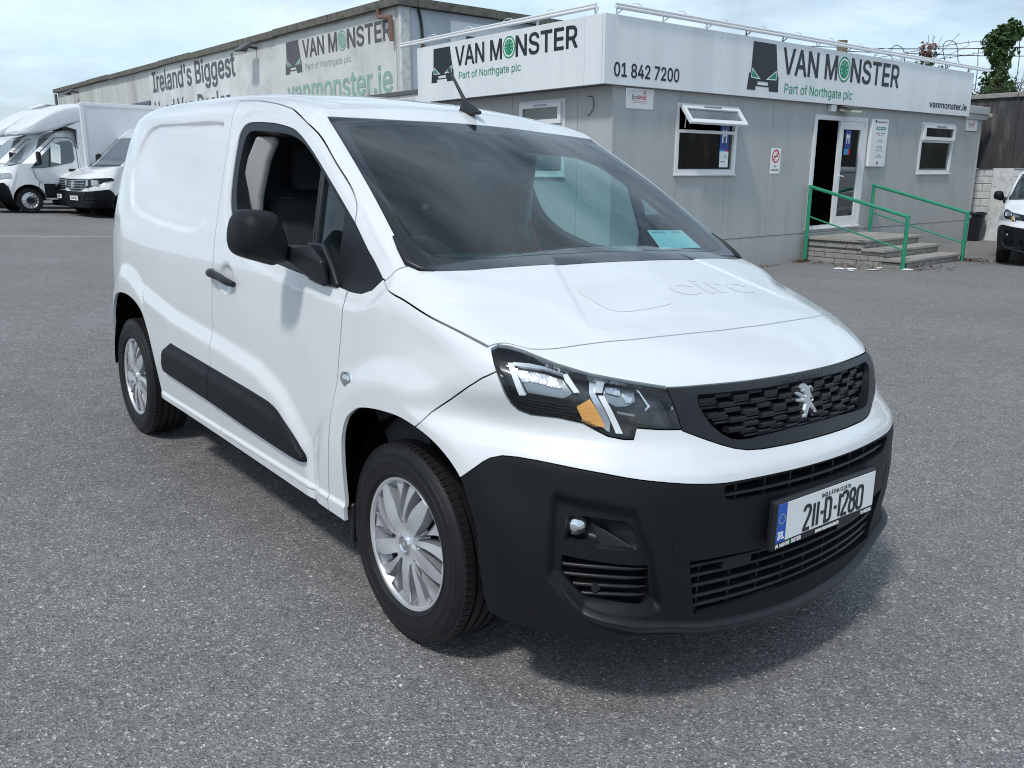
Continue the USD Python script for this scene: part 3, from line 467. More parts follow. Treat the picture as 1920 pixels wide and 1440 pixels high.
for k, (a, b, w, h) in enumerate([(-5.9, 12.1, .10, .06), (-5.75, 12.25, .11, .05), (-5.6, 11.95, .08, .06), (-5.4, 12.35, .12, .05), (-5.5, 12.75, .09, .05), (-5.05, 12.9, .10, .05)]):
    s_ = obj('paper_scrap', placed(m3.Manifold.hull_points(np.array([(-w, -h, 0), (w, -h * .8, .004), (w * .8, h, .01), (-w * .9, h * .9, .012), (0, 0, .018)])), frame4((a, b, gz(a, b) + .003), (math.cos(k * 1.3), math.sin(k * 1.3), 0), (-math.sin(k * 1.3), math.cos(k * 1.3), 0), (0, 0, 1))), M['white'], None, False, ['pale paper scrap lying farthest left of those before the cabin steps', 'second pale paper scrap from the left before the cabin steps', 'small pale scrap lying nearest the foreground van bonnet', 'widest pale paper scrap amid the litter before the steps', 'pale scrap of litter just left of the lowest step', 'pale flat scrap at the foot of the near left handrail'][k], 'litter', 'scraps of litter before the cabin steps')

# ================================================================ the old rendered warehouse behind
WY, WXR, WZ, WEND = 9.0, -15.3, 5.02, -47.4
WH = thing('warehouse', 'old long rendered warehouse with faded painted lettering behind the cabin', 'building', loc=(0, 0, 0))
def WZX(x): return np.interp(x, [WEND, WXR], [5.26, 5.08])
obj('side_wall', prism([(WEND, -.5), (WEND, 5.26), (WXR, 5.08), (WXR, -.5)], 'y', WY, WY + .3), M['render'], WH); obj('front_wall', bx(WXR - .3, WXR, WY + .30, 34, -.5, 5.06), M['render2'], WH); obj('far_wall', bx(WEND, WEND + .3, WY + .3, 34, -.5, 5.2), M['render'], WH); obj('roof', bx(WEND + .3, WXR - .3, WY + .3, 34, 4.9, 5.0), M['coping'], WH)
cx = np.linspace(WEND - .3, WXR + .15, 11)
for a, b in zip(cx[:-1], cx[1:]): d_ = rng.uniform(-.02, .02); obj('coping', prism([(a, WZX(a) + .0 + d_), (b - .02, WZX(b) + d_), (b - .02, WZX(b) + .17 + d_), (a, WZX(a) + .17 + d_)], 'y', WY - .16, WY + .40), M['coping'], WH)
cy = np.linspace(WY + .42, 34, 12)
for a, b in zip(cy[:-1], cy[1:]): d_ = rng.uniform(-.015, .015); obj('coping', bx(WXR - .4, WXR + .16, a, b - .015, 5.06 + d_, 5.24 + d_), M['coping'], WH)
obj('corner_strip', cbox(WXR - .05, WXR + .03, WY - .03, WY + .22, -.3, 5.06, .01), M['whiteblock'], WH)
obj('banner', prism([(-33.0, 1.2), (-33.0, 5.12), (-15.5, 5.02), (-15.5, 1.2)], 'y', WY - .02, WY - .004), M['banner'], WH, label='pale printed banner sheet stretched along the warehouse wall')
obj('roller_shutter', [bx(-37.2, -33.1, WY - .05, WY - .01, 0 + .12 * k, .115 + .12 * k) for k in range(34)], M['shutter'], WH)
obj('downpipe_bracket', [tube([(WXR - .75, WY - .10, 5.25), (WXR - .75, WY - .12, 4.92), (WXR - .25, WY - .12, 4.86), (WXR - .22, WY - .12, 4.35)], .055, 6)], M['rust'], WH)
obj('cable', tube(crom([(WXR + .03, WY + .45, 5.1), (WXR + .03, WY + .55, 4.6), (WXR + .03, WY + .57, 3.4), (WXR + .03, WY + .62, 2.0)], 6, False), .035, 6), M['cable'], WH)
obj('wall_board', bx(WXR + .002, WXR + .03, 10.36, 13.6, 1.8, 4.90), M['signboard'], WH); obj('wall_board_mark', bx(WXR + .031, WXR + .036, 10.81, 11.25, 4.30, 4.60), M['ink'], WH)
FWH = frame4((0, WY - .021, 0), (1, 0, 0), (0, 0, 1), (0, -1, 0)); OLD = (M['faded_ink'], M['faded_green'], M['faded_grey'], False)
brand(FWH, (-21.243, 4.07, 1.013, .83), ((-20.14, 1.90), (-17.72, 2.04), 4.42, .43), (-17.98, 4.632, .225, .243), (-20.03, 4.10, 2.45, .16), OLD, WH, .006)
put('faded_lettering', text('vanmonster.ie', .58, 5.52, .006, True), FWH, M['faded_green'], WH, -21.2, 3.29); put_words('faded_lettering', "Ireland's Biggest", .69, 7.86, .006, True, FWH, M['faded_ink'], WH, -32.61, 4.345); put_words('faded_lettering', 'Used Van Dealer', .69, 7.3, .006, True, FWH, M['faded_ink'], WH, -32.6, 3.28)
def flood(x, z, label, lit=False):
    t = thing('floodlight', label, 'floodlight', loc=(0, 0, 0)); obj('bracket', tube([(x + .25, WY - .02, z + .02), (x + .2, WY - .28, z + .05)], .035, 6), M['cable'], t); obj('housing', sphere_hull([(x - .02, WY - .30, z + .12), (x + .42, WY - .30, z + .12), (x - .05, WY - .58, z - .06), (x + .42, WY - .58, z - .06), (x + .2, WY - .34, z - .08)], .03), M['soffit'], t)
    obj('glass', prism([(x - .04, WY - .60), (x + .42, WY - .60), (x + .42, WY - .36), (x - .04, WY - .36)], 'z', z - .135, z - .125), M['lampcream'], t)
    if lit: obj('glowing_lamp', sphere_hull([(x, WY - .5, z - .13), (x + .36, WY - .5, z - .13)], .03), M['lampcream'], t)
flood(-23.3, 4.93, 'black floodlight under the warehouse eaves between the two wall slogans'); flood(-43.7, 5.02, 'black floodlight near the far left end of the warehouse wall')
cc = thing('security_camera', 'white security camera on a pole at the far left corner of the warehouse', 'camera', loc=(0, 0, 0)); obj('pole', tube([(WEND + .05, WY - .12, 3.0), (WEND + .05, WY - .12, 5.2)], .07, 8), M['soffit'], cc); obj('arm', tube([(WEND + .05, WY - .12, 4.62), (WEND + .2, WY - .7, 4.62)], .06, 8), M['satin'], cc); obj('camera_body', sphere_hull([(WEND + .2, WY - .75, 4.62), (WEND + .1, WY - 1.35, 4.42)], .10), M['whitebar'], cc)
# lean-to roof with gutter between warehouse and cabin
LT = thing('lean_to_shed', 'low shed roof with grey fascia between the warehouse and the cabin', 'shed', loc=(0, 0, 0)); 
obj('walls', bx(-15.2, -13.0, 7.9, 12, -.3, 2.75), M['render2'], LT); obj('roof_sheet', bx(-15.35, -12.2, 7.75, 12, 2.98, 3.06), M['soffit'], LT); obj('fascia', bx(-15.3, -12.2, 7.78, 7.82, 2.80, 2.975), M['whiteblock'], LT); obj('gutter', tube([(-15.2, 7.70, 2.72), (-12.3, 7.70, 2.70)], .06, 8), M['whitebar'], LT, 50)

# ================================================================ right hand boundary: whitewashed block wall with black boarding, bin, ivy
BW = thing('boundary_wall', 'whitewashed block wall with black boarding above it right of the cabin', 'wall', loc=(0, 0, 0)); BY = 21.0
obj('footing', bx(-11.5, 6, BY + .03, BY + .25, -.5, 1.52), M['mortar'], BW)
block_wall(-8.4, -5.0, BY, BY + .1, -.30, 1.545, 'x', BW, M['whiteblock'], .46, .185, .012, .008); obj('plain_wall', bx(-5.0, 6, BY, BY + .1, -.3, 1.545), M['whiteblock'], BW)
obj('pier', cbox(-7.02, -6.55, BY - .06, BY + .02, -.3, 1.55, .01), M['whiteblock'], BW)
bxs = np.arange(-11.5, 6, 1.22)
for k, a in enumerate(bxs): obj('board', cbox(a, a + 1.214, BY - .03 - .006 * (k % 2), BY + .02, 1.55, 3.22, .004), M['blackboard'], BW)
obj('capping', [cbox(a, a + 2.4, BY - .10, BY + .3, 3.22, 3.33, .01) for a in np.arange(-11.5, 6, 2.42)], M['concrete'], BW)

# ================================================================ the panel van in front: its own frame is x forward, y to its left, z up, front axle at x = 0
VAN_M = Gf.Matrix4d(1.0, -.0041, -.0073, 0, .0043, .9993, -.0379, 0, .0073, .0379, .9993, 0, 0, 0, 0, 1)
def pi(pts):
    a = np.array(sorted(pts), float); g = PchipInterpolator(a[:, 0], a[:, 1]); return lambda t: g(np.clip(t, a[0, 0], a[-1, 0]))
def smax(a, b, k): h = np.maximum(k - np.abs(a - b), 0); return np.maximum(a, b) + h * h / (4 * k)
def sst(a, b, x): t = np.clip((x - a) / (b - a), 0, 1); return t * t * (3 - 2 * t)
def poly_sd(P, u, v):
    """signed distance to a polygon, negative inside; far from it, the distance to its box"""
    A = np.asarray(P, float); lo, hi = A.min(0), A.max(0); u, v = np.broadcast_arrays(u, v); sh = u.shape; u, v = u.ravel(), v.ravel()
    D = np.hypot(np.maximum(np.maximum(lo[0] - u, u - hi[0]), 0), np.maximum(np.maximum(lo[1] - v, v - hi[1]), 0)); k = D < .06; D[~k] = np.maximum(D[~k], .06); u, v = u[k], v[k]
    d = np.full(u.shape, 1e9); ins = np.zeros(u.shape, bool)
    for (ax, ay), (bx_, by) in zip(A, np.roll(A, -1, 0)):
        ex, ey = bx_ - ax, by - ay; wx, wy = u - ax, v - ay; t = np.clip((wx * ex + wy * ey) / (ex * ex + ey * ey + 1e-18), 0, 1)
        d = np.minimum(d, (wx - ex * t) ** 2 + (wy - ey * t) ** 2)
        if ay != by: ins ^= ((ay > v) != (by > v)) & (u < ex * (v - ay) / (by - ay) + ax)
    d = np.sqrt(d); D[k] = np.where(ins, -d, d); return D.reshape(sh)
S_Z = pi([(.1, .86), (.2, .885), (.35, .905), (.6, .922), (.8, .922), (1.0, .915), (1.15, .90), (1.3, .868), (1.5, .815), (1.65, .765), (1.8, .70), (1.95, .62)])
S_X = pi([(-3.6, -.22), (-3.45, -.14), (-3.3, -.088), (-3.1, -.042), (-2.8, -.008), (-2.4, 0), (.1, 0), (.3, -.010), (.45, -.035), (.6, -.08), (.75, -.15), (.9, -.25)])
T_X = pi([(-3.6, 1.60), (-3.45, 1.72), (-3.3, 1.775), (-3.0, 1.812), (-2.6, 1.825), (-2.2, 1.826), (-1.7, 1.818), (-1.3, 1.795), (-1.05, 1.762), (-.9, 1.728), (-.795, 1.690)])
B_X = pi([(-.3, 1.308), (-.088, 1.247), (.10, 1.193), (.3, 1.122), (.464, 1.067), (.6, 1.015), (.72, .96), (.9, .87)])
C_Z = pi([(.1, .80), (.16, .845), (.20, .868), (.26, .880), (.30, .878), (.5, .895), (.6, .902), (.66, .906), (.71, .898), (.75, .872), (.79, .845), (.85, .822), (.90, .808), (.93, .793), (.96, .765), (1.0, .70), (1.05, .58), (1.1, .45)])
E_Z = pi([(.2, -.5), (.4, -.3), (.55, .2), (.67, .8), (.74, 1.0), (.80, 1.6), (.9, .8), (1.0, .3)])
PANEL = crom([(-2.70, 1.245), (-2.80, 1.34), (-2.85, 1.43), (-2.83, 1.54), (-2.75, 1.64), (-2.63, 1.677), (-2.4, 1.680), (-1.75, 1.668), (-1.665, 1.64), (-1.635, 1.55), (-1.60, 1.29), (-1.66, 1.215), (-1.78, 1.178), (-2.05, 1.18), (-2.4, 1.20)], 3)
LOWER = [(-2.5, .2), (-2.4, .84), (-1.95, .775), (-1.4, .74), (-1.0, .705), (-.78, .64), (-.6, .5), (-.5, .2)]
POCKET = [(-.19, .635), (.09, .615), (.16, .50), (.20, .365), (-.07, .365), (-.19, .44)]
def side_disp(x, z):
    rf = np.hypot(x - .01, z - .32); rr = np.hypot(x + 2.72, z - .33)
    d = -.020 * sst(.50, .61, rf) * sst(1.0, .7, np.abs(x)) - .020 * (1 - sst(1.0, .7, np.abs(x)))
    d = np.where(x < -1.3, -.020 * sst(.53, .64, rr), d)
    d = np.maximum(d, -.020 * sst(-.045, .05, poly_sd(LOWER, x, z)))
    lo = sst(1.25, 1.0, z); d = d * lo - .020 * (1 - lo)
    d = d - .017 * sst(.004, -.026, poly_sd(PANEL, x, z))
    w = poly_sd(WIN_OUT, x, z); d = d - .006 * sst(.055, .03, w)
    d = d + .010 * sst(.362, .350, z) * sst(-2.3, -2.15, x) * sst(.2, .0, x)
    d = d - .013 * sst(1.02, .55, np.hypot((x + 1.335) / .085, (z - 1.022) / .062))
    return d
_wa = crom([(-.372, 1.298), (-.535, 1.404), (-.708, 1.501), (-.82, 1.556), (-.900, 1.59), (-.985, 1.615), (-1.152, 1.638), (-1.325, 1.648), (-1.41, 1.647), (-1.452, 1.633), (-1.471, 1.60), (-1.462, 1.55), (-1.440, 1.46), (-1.418, 1.38), (-1.395, 1.32), (-1.355, 1.27), (-1.30, 1.232), (-1.20, 1.185), (-1.0, 1.135), (-.62, 1.103), (-.391, 1.089)], 4, False)
WIN_OUT = [(-.141, 1.139), (-.265, 1.217), *map(tuple, _wa), (-.327, 1.083), (-.27, 1.082), (-.244, 1.085), (-.215, 1.092), (-.186, 1.103)]
def Sf(x, z): return S_Z(z) + S_X(x) - .012 * sst(.85, 1.0, z) * sst(-.15, .15, x) - .02 * sst(1.05, 1.2, z) * sst(-.6, -.2, x)
def Bf(x, y):
    y = np.abs(y); c1 = y - (.36 + .51 * (x - .09))
    return B_X(x) - .087 * y * y - .006 * sst(.012, -.012, c1) * sst(.0, .12, x) * sst(.48, .33, x)
def Tf(x, y):
    roof = np.where(x > -.795, 1.690 + .35 * (x + .795), T_X(x)) - .087 * y * y - .010 * np.exp(-((np.abs(y) - .60) / .022) ** 2) * sst(-.86, -1.0, x)
    gl = 1.675 - .592 * (x + .8) - .087 * y * y + .02 * np.clip((x + .8) * (.1 - x) / .2025, 0, 1); g2 = np.minimum(roof, gl)
    return np.where(x > -.3, np.maximum(g2, Bf(x, y)), g2)
def Ff(y, z): return C_Z(z) - .266 * y * y - E_Z(z) * np.maximum(np.abs(y) - .45, 0) ** 2
def body(p, fine=True):
    x, y, z = p[..., 0], np.abs(p[..., 1]), p[..., 2]
    if not fine: d = smax(y - Sf(x, z) + .012, z - Tf(x, y), .09); return smax(smax(d, x - Ff(y, z), .12), -3.5 - x + .12 * y * y, .12)
    d = smax(y - Sf(x, z) - side_disp(x, z) * sst(.75, .45, x), z - Tf(x, y), .11 - .03 * sst(1.2, 1.5, z))
    pk = .028 * sst(.03, -.012, poly_sd(POCKET, x - y, z)) * (y > .3)
    d = smax(d, x - Ff(y, z), .05 + .17 * sst(.45, .8, y)) + pk
    return smax(d, -3.5 - x + .12 * y * y, .12)
def grad(p, h=1e-3): return np.stack([body(p + h * e) - body(p - h * e) for e in np.eye(3)], -1) / (2 * h)
def pull(p, n=3):
    for _ in range(n):
        g = grad(p); p = p - (body(p) / np.maximum((g * g).sum(-1), .2))[..., None] * g
    return p
def shell_mesh(h=.024):
    """the right half of the body's skin: surface nets, one midpoint subdivision, pulled onto the surface"""
    xs, ys, zs = np.arange(-3.62, .96, h), np.arange(-1.0, .0 + 2 * h, h), np.arange(.12, 1.9, h)
    G = np.stack(np.meshgrid(xs, ys, zs, indexing='ij'), -1); D = np.empty(G.shape[:3])
    D = body(G, False); nr = np.abs(D) < .10; D[nr] = body(G[nr])
    s = D < 0; c = np.zeros(tuple(n - 1 for n in s.shape), int); P = np.zeros(c.shape + (3,))
    off = [(a, b, e) for a in (0, 1) for b in (0, 1) for e in (0, 1)]
    def at(A, o): return A[o[0]:A.shape[0] - 1 + o[0], o[1]:A.shape[1] - 1 + o[1], o[2]:A.shape[2] - 1 + o[2]]
    for o in off:
        for k in range(3):
            if o[k] == 0:
                q = list(o); q[k] = 1; da, db = at(D, o), at(D, q); cr = at(s, o) != at(s, q)
                t = np.where(cr, da / np.where(cr, da - db, 1), 0)
                P += np.where(cr[..., None], at(G, o) + t[..., None] * (at(G, q) - at(G, o)), 0); c += cr
    idx = -np.ones(c.shape, int); on = c > 0; idx[on] = np.arange(on.sum()); V = P[on] / c[on][:, None]; F = []
    for k in range(3):
        a, b = [(1, 2), (2, 0), (0, 1)][k]
        lo = [slice(1, n - 1) for n in s.shape]; lo[k] = slice(0, s.shape[k] - 1); hi = list(lo); hi[k] = slice(1, s.shape[k])
        s0, s1 = s[tuple(lo)], s[tuple(hi)]; ii = np.argwhere(s0 != s1); base = ii + [0 if q == k else 1 for q in range(3)]
        flip = s0[s0 != s1]
        def cell(da, db):
            q = base.copy(); q[:, a] -= da; q[:, b] -= db; return idx[q[:, 0], q[:, 1], q[:, 2]]
        Q = np.stack([cell(1, 1), cell(0, 1), cell(0, 0), cell(1, 0)], 1); Q[~flip] = Q[~flip][:, ::-1]; F.append(Q)
    Q = np.vstack(F); V = pull(V, 4)
    d1 = np.linalg.norm(V[Q[:, 0]] - V[Q[:, 2]], axis=1) < np.linalg.norm(V[Q[:, 1]] - V[Q[:, 3]], axis=1)
    T = np.vstack([Q[d1][:, [0, 1, 2]], Q[d1][:, [0, 2, 3]], Q[~d1][:, [0, 1, 3]], Q[~d1][:, [1, 2, 3]]])
    V, T = subdivide(V, T, np.ones(len(T), bool)); V = pull(V, 2)
    g = grad(V); N = g / np.linalg.norm(g, axis=1, keepdims=True)
    if (np.cross(V[T[:, 1]] - V[T[:, 0]], V[T[:, 2]] - V[T[:, 0]]) * N[T[:, 0]]).sum() < 0: T = T[:, ::-1]
    return V, T, N
def subdivide(V, F, sel):
    E = np.sort(np.vstack([F[sel][:, [0, 1]], F[sel][:, [1, 2]], F[sel][:, [2, 0]]]), 1); U, inv = np.unique(E, axis=0, return_inverse=True); inv = inv.ravel()
    n = sel.sum(); m = len(V) + inv.reshape(3, n); a, b, c = F[sel].T
    W = np.vstack([V, (V[U[:, 0]] + V[U[:, 1]]) / 2])
    return W, np.vstack([F[~sel], np.stack([a, m[0], m[2]], 1), np.stack([m[0], b, m[1]], 1), np.stack([m[2], m[1], c], 1), np.stack([m[0], m[1], m[2]], 1)])
def tidy(A):
    V, F, N = A; u, inv = np.unique(F, return_inverse=True); return V[u], inv.reshape(-1, 3), N[u]
def clip(A, g):
    """the part of the mesh where g < 0"""
    V, F, N = A; s = g < 0; k = s[F].sum(1); full = F[k == 3]; V, N = list([V]), list([N]); n0 = len(V[0]); out = [full]
    def cut(tri, one):
        i = np.argmax(s[tri] == one, 1); r = np.arange(len(tri)); return np.stack([tri[r, i], tri[r, (i + 1) % 3], tri[r, (i + 2) % 3]], 1)
    t1, t2 = cut(F[k == 1], True), cut(F[k == 2], False)
    E = np.vstack([t1[:, [0, 1]], t1[:, [0, 2]], t2[:, [0, 1]], t2[:, [0, 2]]])
    if len(E):
        U, inv = np.unique(np.sort(E, 1), axis=0, return_inverse=True); inv = inv.ravel() + n0; a, b = U.T; t = (g[a] / (g[a] - g[b]))[:, None]
        V.append(V[0][a] * (1 - t) + V[0][b] * t); q = N[0][a] * (1 - t) + N[0][b] * t; N.append(q / np.linalg.norm(q, axis=1, keepdims=True))
        n1, n2 = len(t1), len(t2); i1, i2, j1, j2 = inv[:n1], inv[n1:2 * n1], inv[2 * n1:2 * n1 + n2], inv[2 * n1 + n2:]
        out += [np.stack([t1[:, 0], i1, i2], 1), np.stack([j1, t2[:, 1], t2[:, 2]], 1), np.stack([j1, t2[:, 2], j2], 1)]
    return tidy((np.vstack(V), np.vstack(out), np.vstack(N)))
def refine(A, fn, times=2):
    V, F, N = A
    for _ in range(times):
        g = fn(V); s = (g < 0)[F].sum(1); near = ((s > 0) & (s < 3)) | (np.abs(g)[F].min(1) < .004)
        VN, F = subdivide(np.hstack([V, N]), F, near); V, N = VN[:, :3], VN[:, 3:]
    return V, F, N / np.linalg.norm(N, axis=1, keepdims=True)
GAP = .0024
def split(A, fn, gap=GAP, times=2):
    A = refine(A, fn, times); g = fn(A[0]); return clip(A, g + gap), clip(A, -g + gap)
def XZ(P): return lambda v: poly_sd(P, v[:, 0], v[:, 2])
def UZ(P): return lambda v: poly_sd(P, v[:, 0] + v[:, 1], v[:, 2])
def XY(P): return lambda v: poly_sd(P, v[:, 0], -v[:, 1])
def both(A):
    """the half and its mirror image as one mesh, welded along the middle"""
    V, F, N = A; n = len(V); W = np.vstack([V, V * (1, -1, 1)]); G = np.vstack([F, F[:, ::-1] + n]); K = np.vstack([N, N * (1, -1, 1)])
    mid = np.abs(V[:, 1]) < 1e-6; G2 = G.copy(); mp = np.arange(2 * n); mp[n:][mid] = np.arange(n)[mid]; K[:n][mid, 1] = 0
    return tidy((W, mp[G2], K))
def mirrored(A): V, F, N = A; return V * (1, -1, 1), F[:, ::-1], N * (1, -1, 1)
def flanged(A, depth=.014):
    """folds the open edges inwards, so that a panel shows thickness at its gaps"""
    V, F, N = A; E = np.vstack([F[:, [0, 1]], F[:, [1, 2]], F[:, [2, 0]]]); key = np.sort(E, 1)
    _, first, cnt = np.unique(key, axis=0, return_index=True, return_counts=True); B = E[first[cnt == 1]]
    B = B[~((np.abs(V[B[:, 0], 1]) < 1e-6) & (np.abs(V[B[:, 1], 1]) < 1e-6))]
    n = len(V); a, b = V[B[:, 0]], V[B[:, 1]]; k = len(B); na, nb = N[B[:, 0]], N[B[:, 1]]
    side = np.cross(b - a, na); side /= np.linalg.norm(side, axis=1, keepdims=True) + 1e-12
    W = np.vstack([V, a, b, b - nb * depth, a - na * depth]); i = np.arange(k); K = np.vstack([N, side, side, side, side])
    q = np.vstack([np.stack([n + i, n + 2 * k + i, n + k + i], 1), np.stack([n + i, n + 3 * k + i, n + 2 * k + i], 1)])
    return W, np.vstack([F, q]), K
def offset(A, d): V, F, N = A; return V + N * d, F, N
def thick_plate(A, d, bev=None):
    V, F, N = offset(A, d); return flanged((V, F, N), depth=abs(d) + .003)

SHELL = shell_mesh()
SHELL = clip(SHELL, SHELL[0][:, 1])
_v = SHELL[0]; _v[np.abs(_v[:, 1]) < 2e-4, 1] = 0.0

ARCH_F0 = [(-.312, .05), (-.312, .36), (-.311, .5), (-.306, .60), (-.288, .655), (-.263, .688), (-.207, .724), (-.15, .740), (-.06, .752), (.047, .757), (.136, .747), (.20, .732), (.259, .708), (.31, .676), (.345, .640), (.375, .58), (.398, .52), (.405, .42), (.415, .33), (.43, .27), (.44, .05)]
ARCH_R0 = [(-3.26, .05), (-3.24, .40), (-3.19, .55), (-3.10, .67), (-2.99, .745), (-2.87, .785), (-2.72, .80), (-2.57, .790), (-2.44, .753), (-2.37, .695), (-2.30, .60), (-2.255, .50), (-2.225, .40), (-2.21, .34), (-2.20, .05)]
def smooth_arch(P): q = crom(np.array(P[1:-1]), 4, False); return [P[0], *map(tuple, q), P[-1]]
ARCH_F, ARCH_R = smooth_arch(ARCH_F0), smooth_arch(ARCH_R0)
ZB = pi([(-3.6, .34), (-3.2, .31), (-2.2, .330), (-.31, .304), (.2, .29)]); ZBU = pi([(-.9, .28), (-.44, .275), (-.34, .268), (-.16, .272), (.01, .282), (.16, .285), (.31, .262), (.6, .236), (.9, .225)])
def bottom(v): return np.where(v[:, 0] < .25, ZB(v[:, 0]), ZBU(v[:, 0] + v[:, 1])) - v[:, 2]
LAMP = [(-.472, 1.003), (-.448, 1.012), (-.40, 1.010), (-.349, 1.003), (-.217, .977), (-.093, .958), (.039, .945), (.189, .931), (.229, .878), (.257, .826), (.17, .827), (.088, .830), (.080, .801), (.04, .800), (-.015, .805), (-.06, .817), (-.11, .832), (-.204, .839), (-.309, .838), (-.352, .846), (-.382, .863), (-.405, .89), (-.420, .915), (-.454, .968)]
FRAME = [(.192, .929), (.215, .896), (.248, .842), (.258, .823), (.363, .793), (.420, .778), (.465, .768), (.517, .760), (.583, .756), (.709, .755), (1.1, .755), (1.1, .926), (.735, .926), (.52, .926), (.36, .928)]
FRAME_IN = [(.313, .909), (.313, .895), (.321, .878), (.345, .853), (.373, .829), (.415, .805), (.454, .790), (.49, .785), (.525, .784), (.714, .790), (1.1, .790), (1.1, .911), (.6, .906)]
BUMPER = [(-.440, .955), (-.445, .949), (-.498, .928), (-.554, .897), (-.629, .849), (-.715, .799), (-.788, .746), (-.80, .70), (-.80, .05), (1.3, .05), (1.3, .85), (.22, .88), (.05, .88), (-.3, .93), (-.42, .96)]
BLACK = [(-.85, .58), (-.579, .643), (-.524, .679), (-.48, .706), (-.452, .719), (-.404, .730), (-.344, .733), (-.27, .7325), (-.195, .730), (-.025, .722), (.144, .710), (.317, .697), (.427, .6905), (.63, .6915), (1.3, .692), (1.3, .05), (-.85, .05)]
SLOT = [(.430, .684), (.545, .6865), (.743, .6885), (1.1, .6895), (1.1, .629), (.65, .631), (.483, .635), (.452, .639), (.436, .648), (.427, .665)]
LOWGR = [(.316, .478), (.495, .475), (.64, .470), (1.1, .466), (1.1, .318), (.753, .321), (.359, .308)]
FOG = [(-.152, .583), (-.146, .591), (-.139, .596), (-.082, .601), (.06, .597), (.085, .588), (.109, .567), (.120, .53), (.113, .519), (.094, .517), (-.121, .521), (-.148, .525), (-.156, .534)]
LOUV = [(-.160, .490), (.158, .475), (.178, .380), (.148, .366), (-.071, .381), (-.138, .424), (-.162, .449)]
_zl = [(-.141, 1.140), (-.124, 1.127), (-.077, 1.107), (-.003, 1.091), (.103, 1.065), (.219, 1.039), (.322, 1.012), (.35, 1.004), (.45, .98)]
BON_Z = pi(_zl)
BON_F = pi([(0, .566), (.06, .566), (.273, .552), (.371, .541), (.474, .527), (.618, .486), (.74, .428), (.79, .36), (.83, .34), (1.0, .3)])
BON_R = pi([(0, .088), (.24, .081), (.332, .076), (.436, .064), (.56, .045), (.66, .028), (.709, .012), (.761, -.010), (.784, -.043), (.806, -.070), (.829, -.088), (.854, -.113), (.868, -.141), (1.0, -.4)])
def bonnet_g(v): y = -v[:, 1]; return np.maximum.reduce([BON_Z(v[:, 0]) - v[:, 2], v[:, 0] - BON_F(y), BON_R(y) - v[:, 0]])
WS_Y = pi([(-.90, .672), (-.834, .681), (-.642, .715), (-.487, .742), (-.347, .764), (-.218, .785), (-.13, .799), (-.075, .807), (.1, .82)])
WS_T = pi([(0, -.792), (.29, -.796), (.55, -.818), (.68, -.836), (.8, -.86)])
def screen_g(v): y = -v[:, 1]; return np.maximum.reduce([y - WS_Y(v[:, 0]), WS_T(y) - v[:, 0], v[:, 0] - .14, 1.1 - v[:, 2]])
WS_IN = [(-.728, -.05), (-.735, .16), (-.742, .19), (-.766, .22), (-.775, .50), (-.772, .60), (-.760, .635), (-.728, .652), (-.55, .690), (-.289, .738), (-.20, .752), (-.150, .752), (-.105, .742), (-.072, .715), (-.052, .66), (-.040, .60), (-.022, .50), (.004, .25), (.010, 0), (.010, -.05)]
def screen_in(v): return XY(WS_IN)(v)
DOOR = [(-.363, 1.19), (-.335, 1.095), (-.342, 1.03), (-.351, .902), (-.382, .663), (-.405, .52), (-.426, .398), (-.427, .341), (-1.403, .345), (-1.43, .41), (-1.46, .5), (-1.472, .623), (-1.484, .835), (-1.478, 1.109), (-1.485, 1.25), (-1.51, 1.40), (-1.56, 1.6), (-1.62, 1.749), *map(tuple, crom([(-1.42, 1.740), (-1.251, 1.722), (-1.12, 1.702), (-.998, 1.675), (-.777, 1.591), (-.605, 1.497), (-.477, 1.422), (-.411, 1.372), (-.383, 1.335), (-.371, 1.299)], 4, False)), ]
FENDER = [(-.427, .2), (-.426, .398), (-.382, .663), (-.351, .902), (-.338, 1.06), (-.325, 1.083), (-.244, 1.085), (-.186, 1.103), (-.141, 1.14), (-.1, 1.125), (.9, 1.125), (.9, .2)]
GLASS_OPEN = [*map(tuple, crom([(-.662, 1.462), (-.703, 1.486), (-.79, 1.530), (-.870, 1.563), (-.978, 1.590), (-1.125, 1.605), (-1.25, 1.613), (-1.355, 1.615), (-1.392, 1.605), (-1.407, 1.58), (-1.402, 1.51), (-1.384, 1.43), (-1.36, 1.36), (-1.325, 1.305), (-1.27, 1.262), (-1.18, 1.215), (-1.0, 1.165)], 3, False)), (-.60, 1.13), (-.612, 1.24)]
QUARTER = [(-.641, 1.452), (-.447, 1.333), (-.435, 1.26), (-.425, 1.15), (-.56, 1.15), (-.590, 1.23)]
CLAD = crom([(-2.095, .535), (-2.07, .60), (-1.99, .645), (-1.93, .643), (-1.472, .626), (-.98, .606), (-.834, .592), (-.75, .557), (-.67, .515), (-.606, .470), (-.592, .445), (-.60, .434), (-.66, .433), (-.74, .434), (-1.1, .447), (-1.5, .468), (-2.04, .487), (-2.085, .500)], 4)

VAN = thing('panel_van', 'white panel van with black bumper parked in the foreground, driver window open', 'van', VAN_M)
def part(name, A, material, mirror=False, label=None, fl=True, parent=None):
    if fl: A = flanged(A)
    r = objn(name, *A, material, parent or VAN, label)
    if mirror: objn(name, *mirrored(A), material, parent or VAN, label)
    return r
A = split(SHELL, bottom, 0)[0]
A = split(A, XZ(ARCH_F), 0)[1]; A = split(A, XZ(ARCH_R), 0)[1]
bonnet, A = split(A, bonnet_g)
scr, A = split(A, screen_g, .0012)
win, A = split(A, XZ(WIN_OUT), .001)
lamp, A = split(A, UZ(LAMP), .0016, 3)
frame, A = split(A, UZ(FRAME), .0016, 3)
bump, A = split(A, UZ(BUMPER))
black, white = split(bump, UZ(BLACK), .0014, 3)
door, A = split(A, XZ(DOOR))
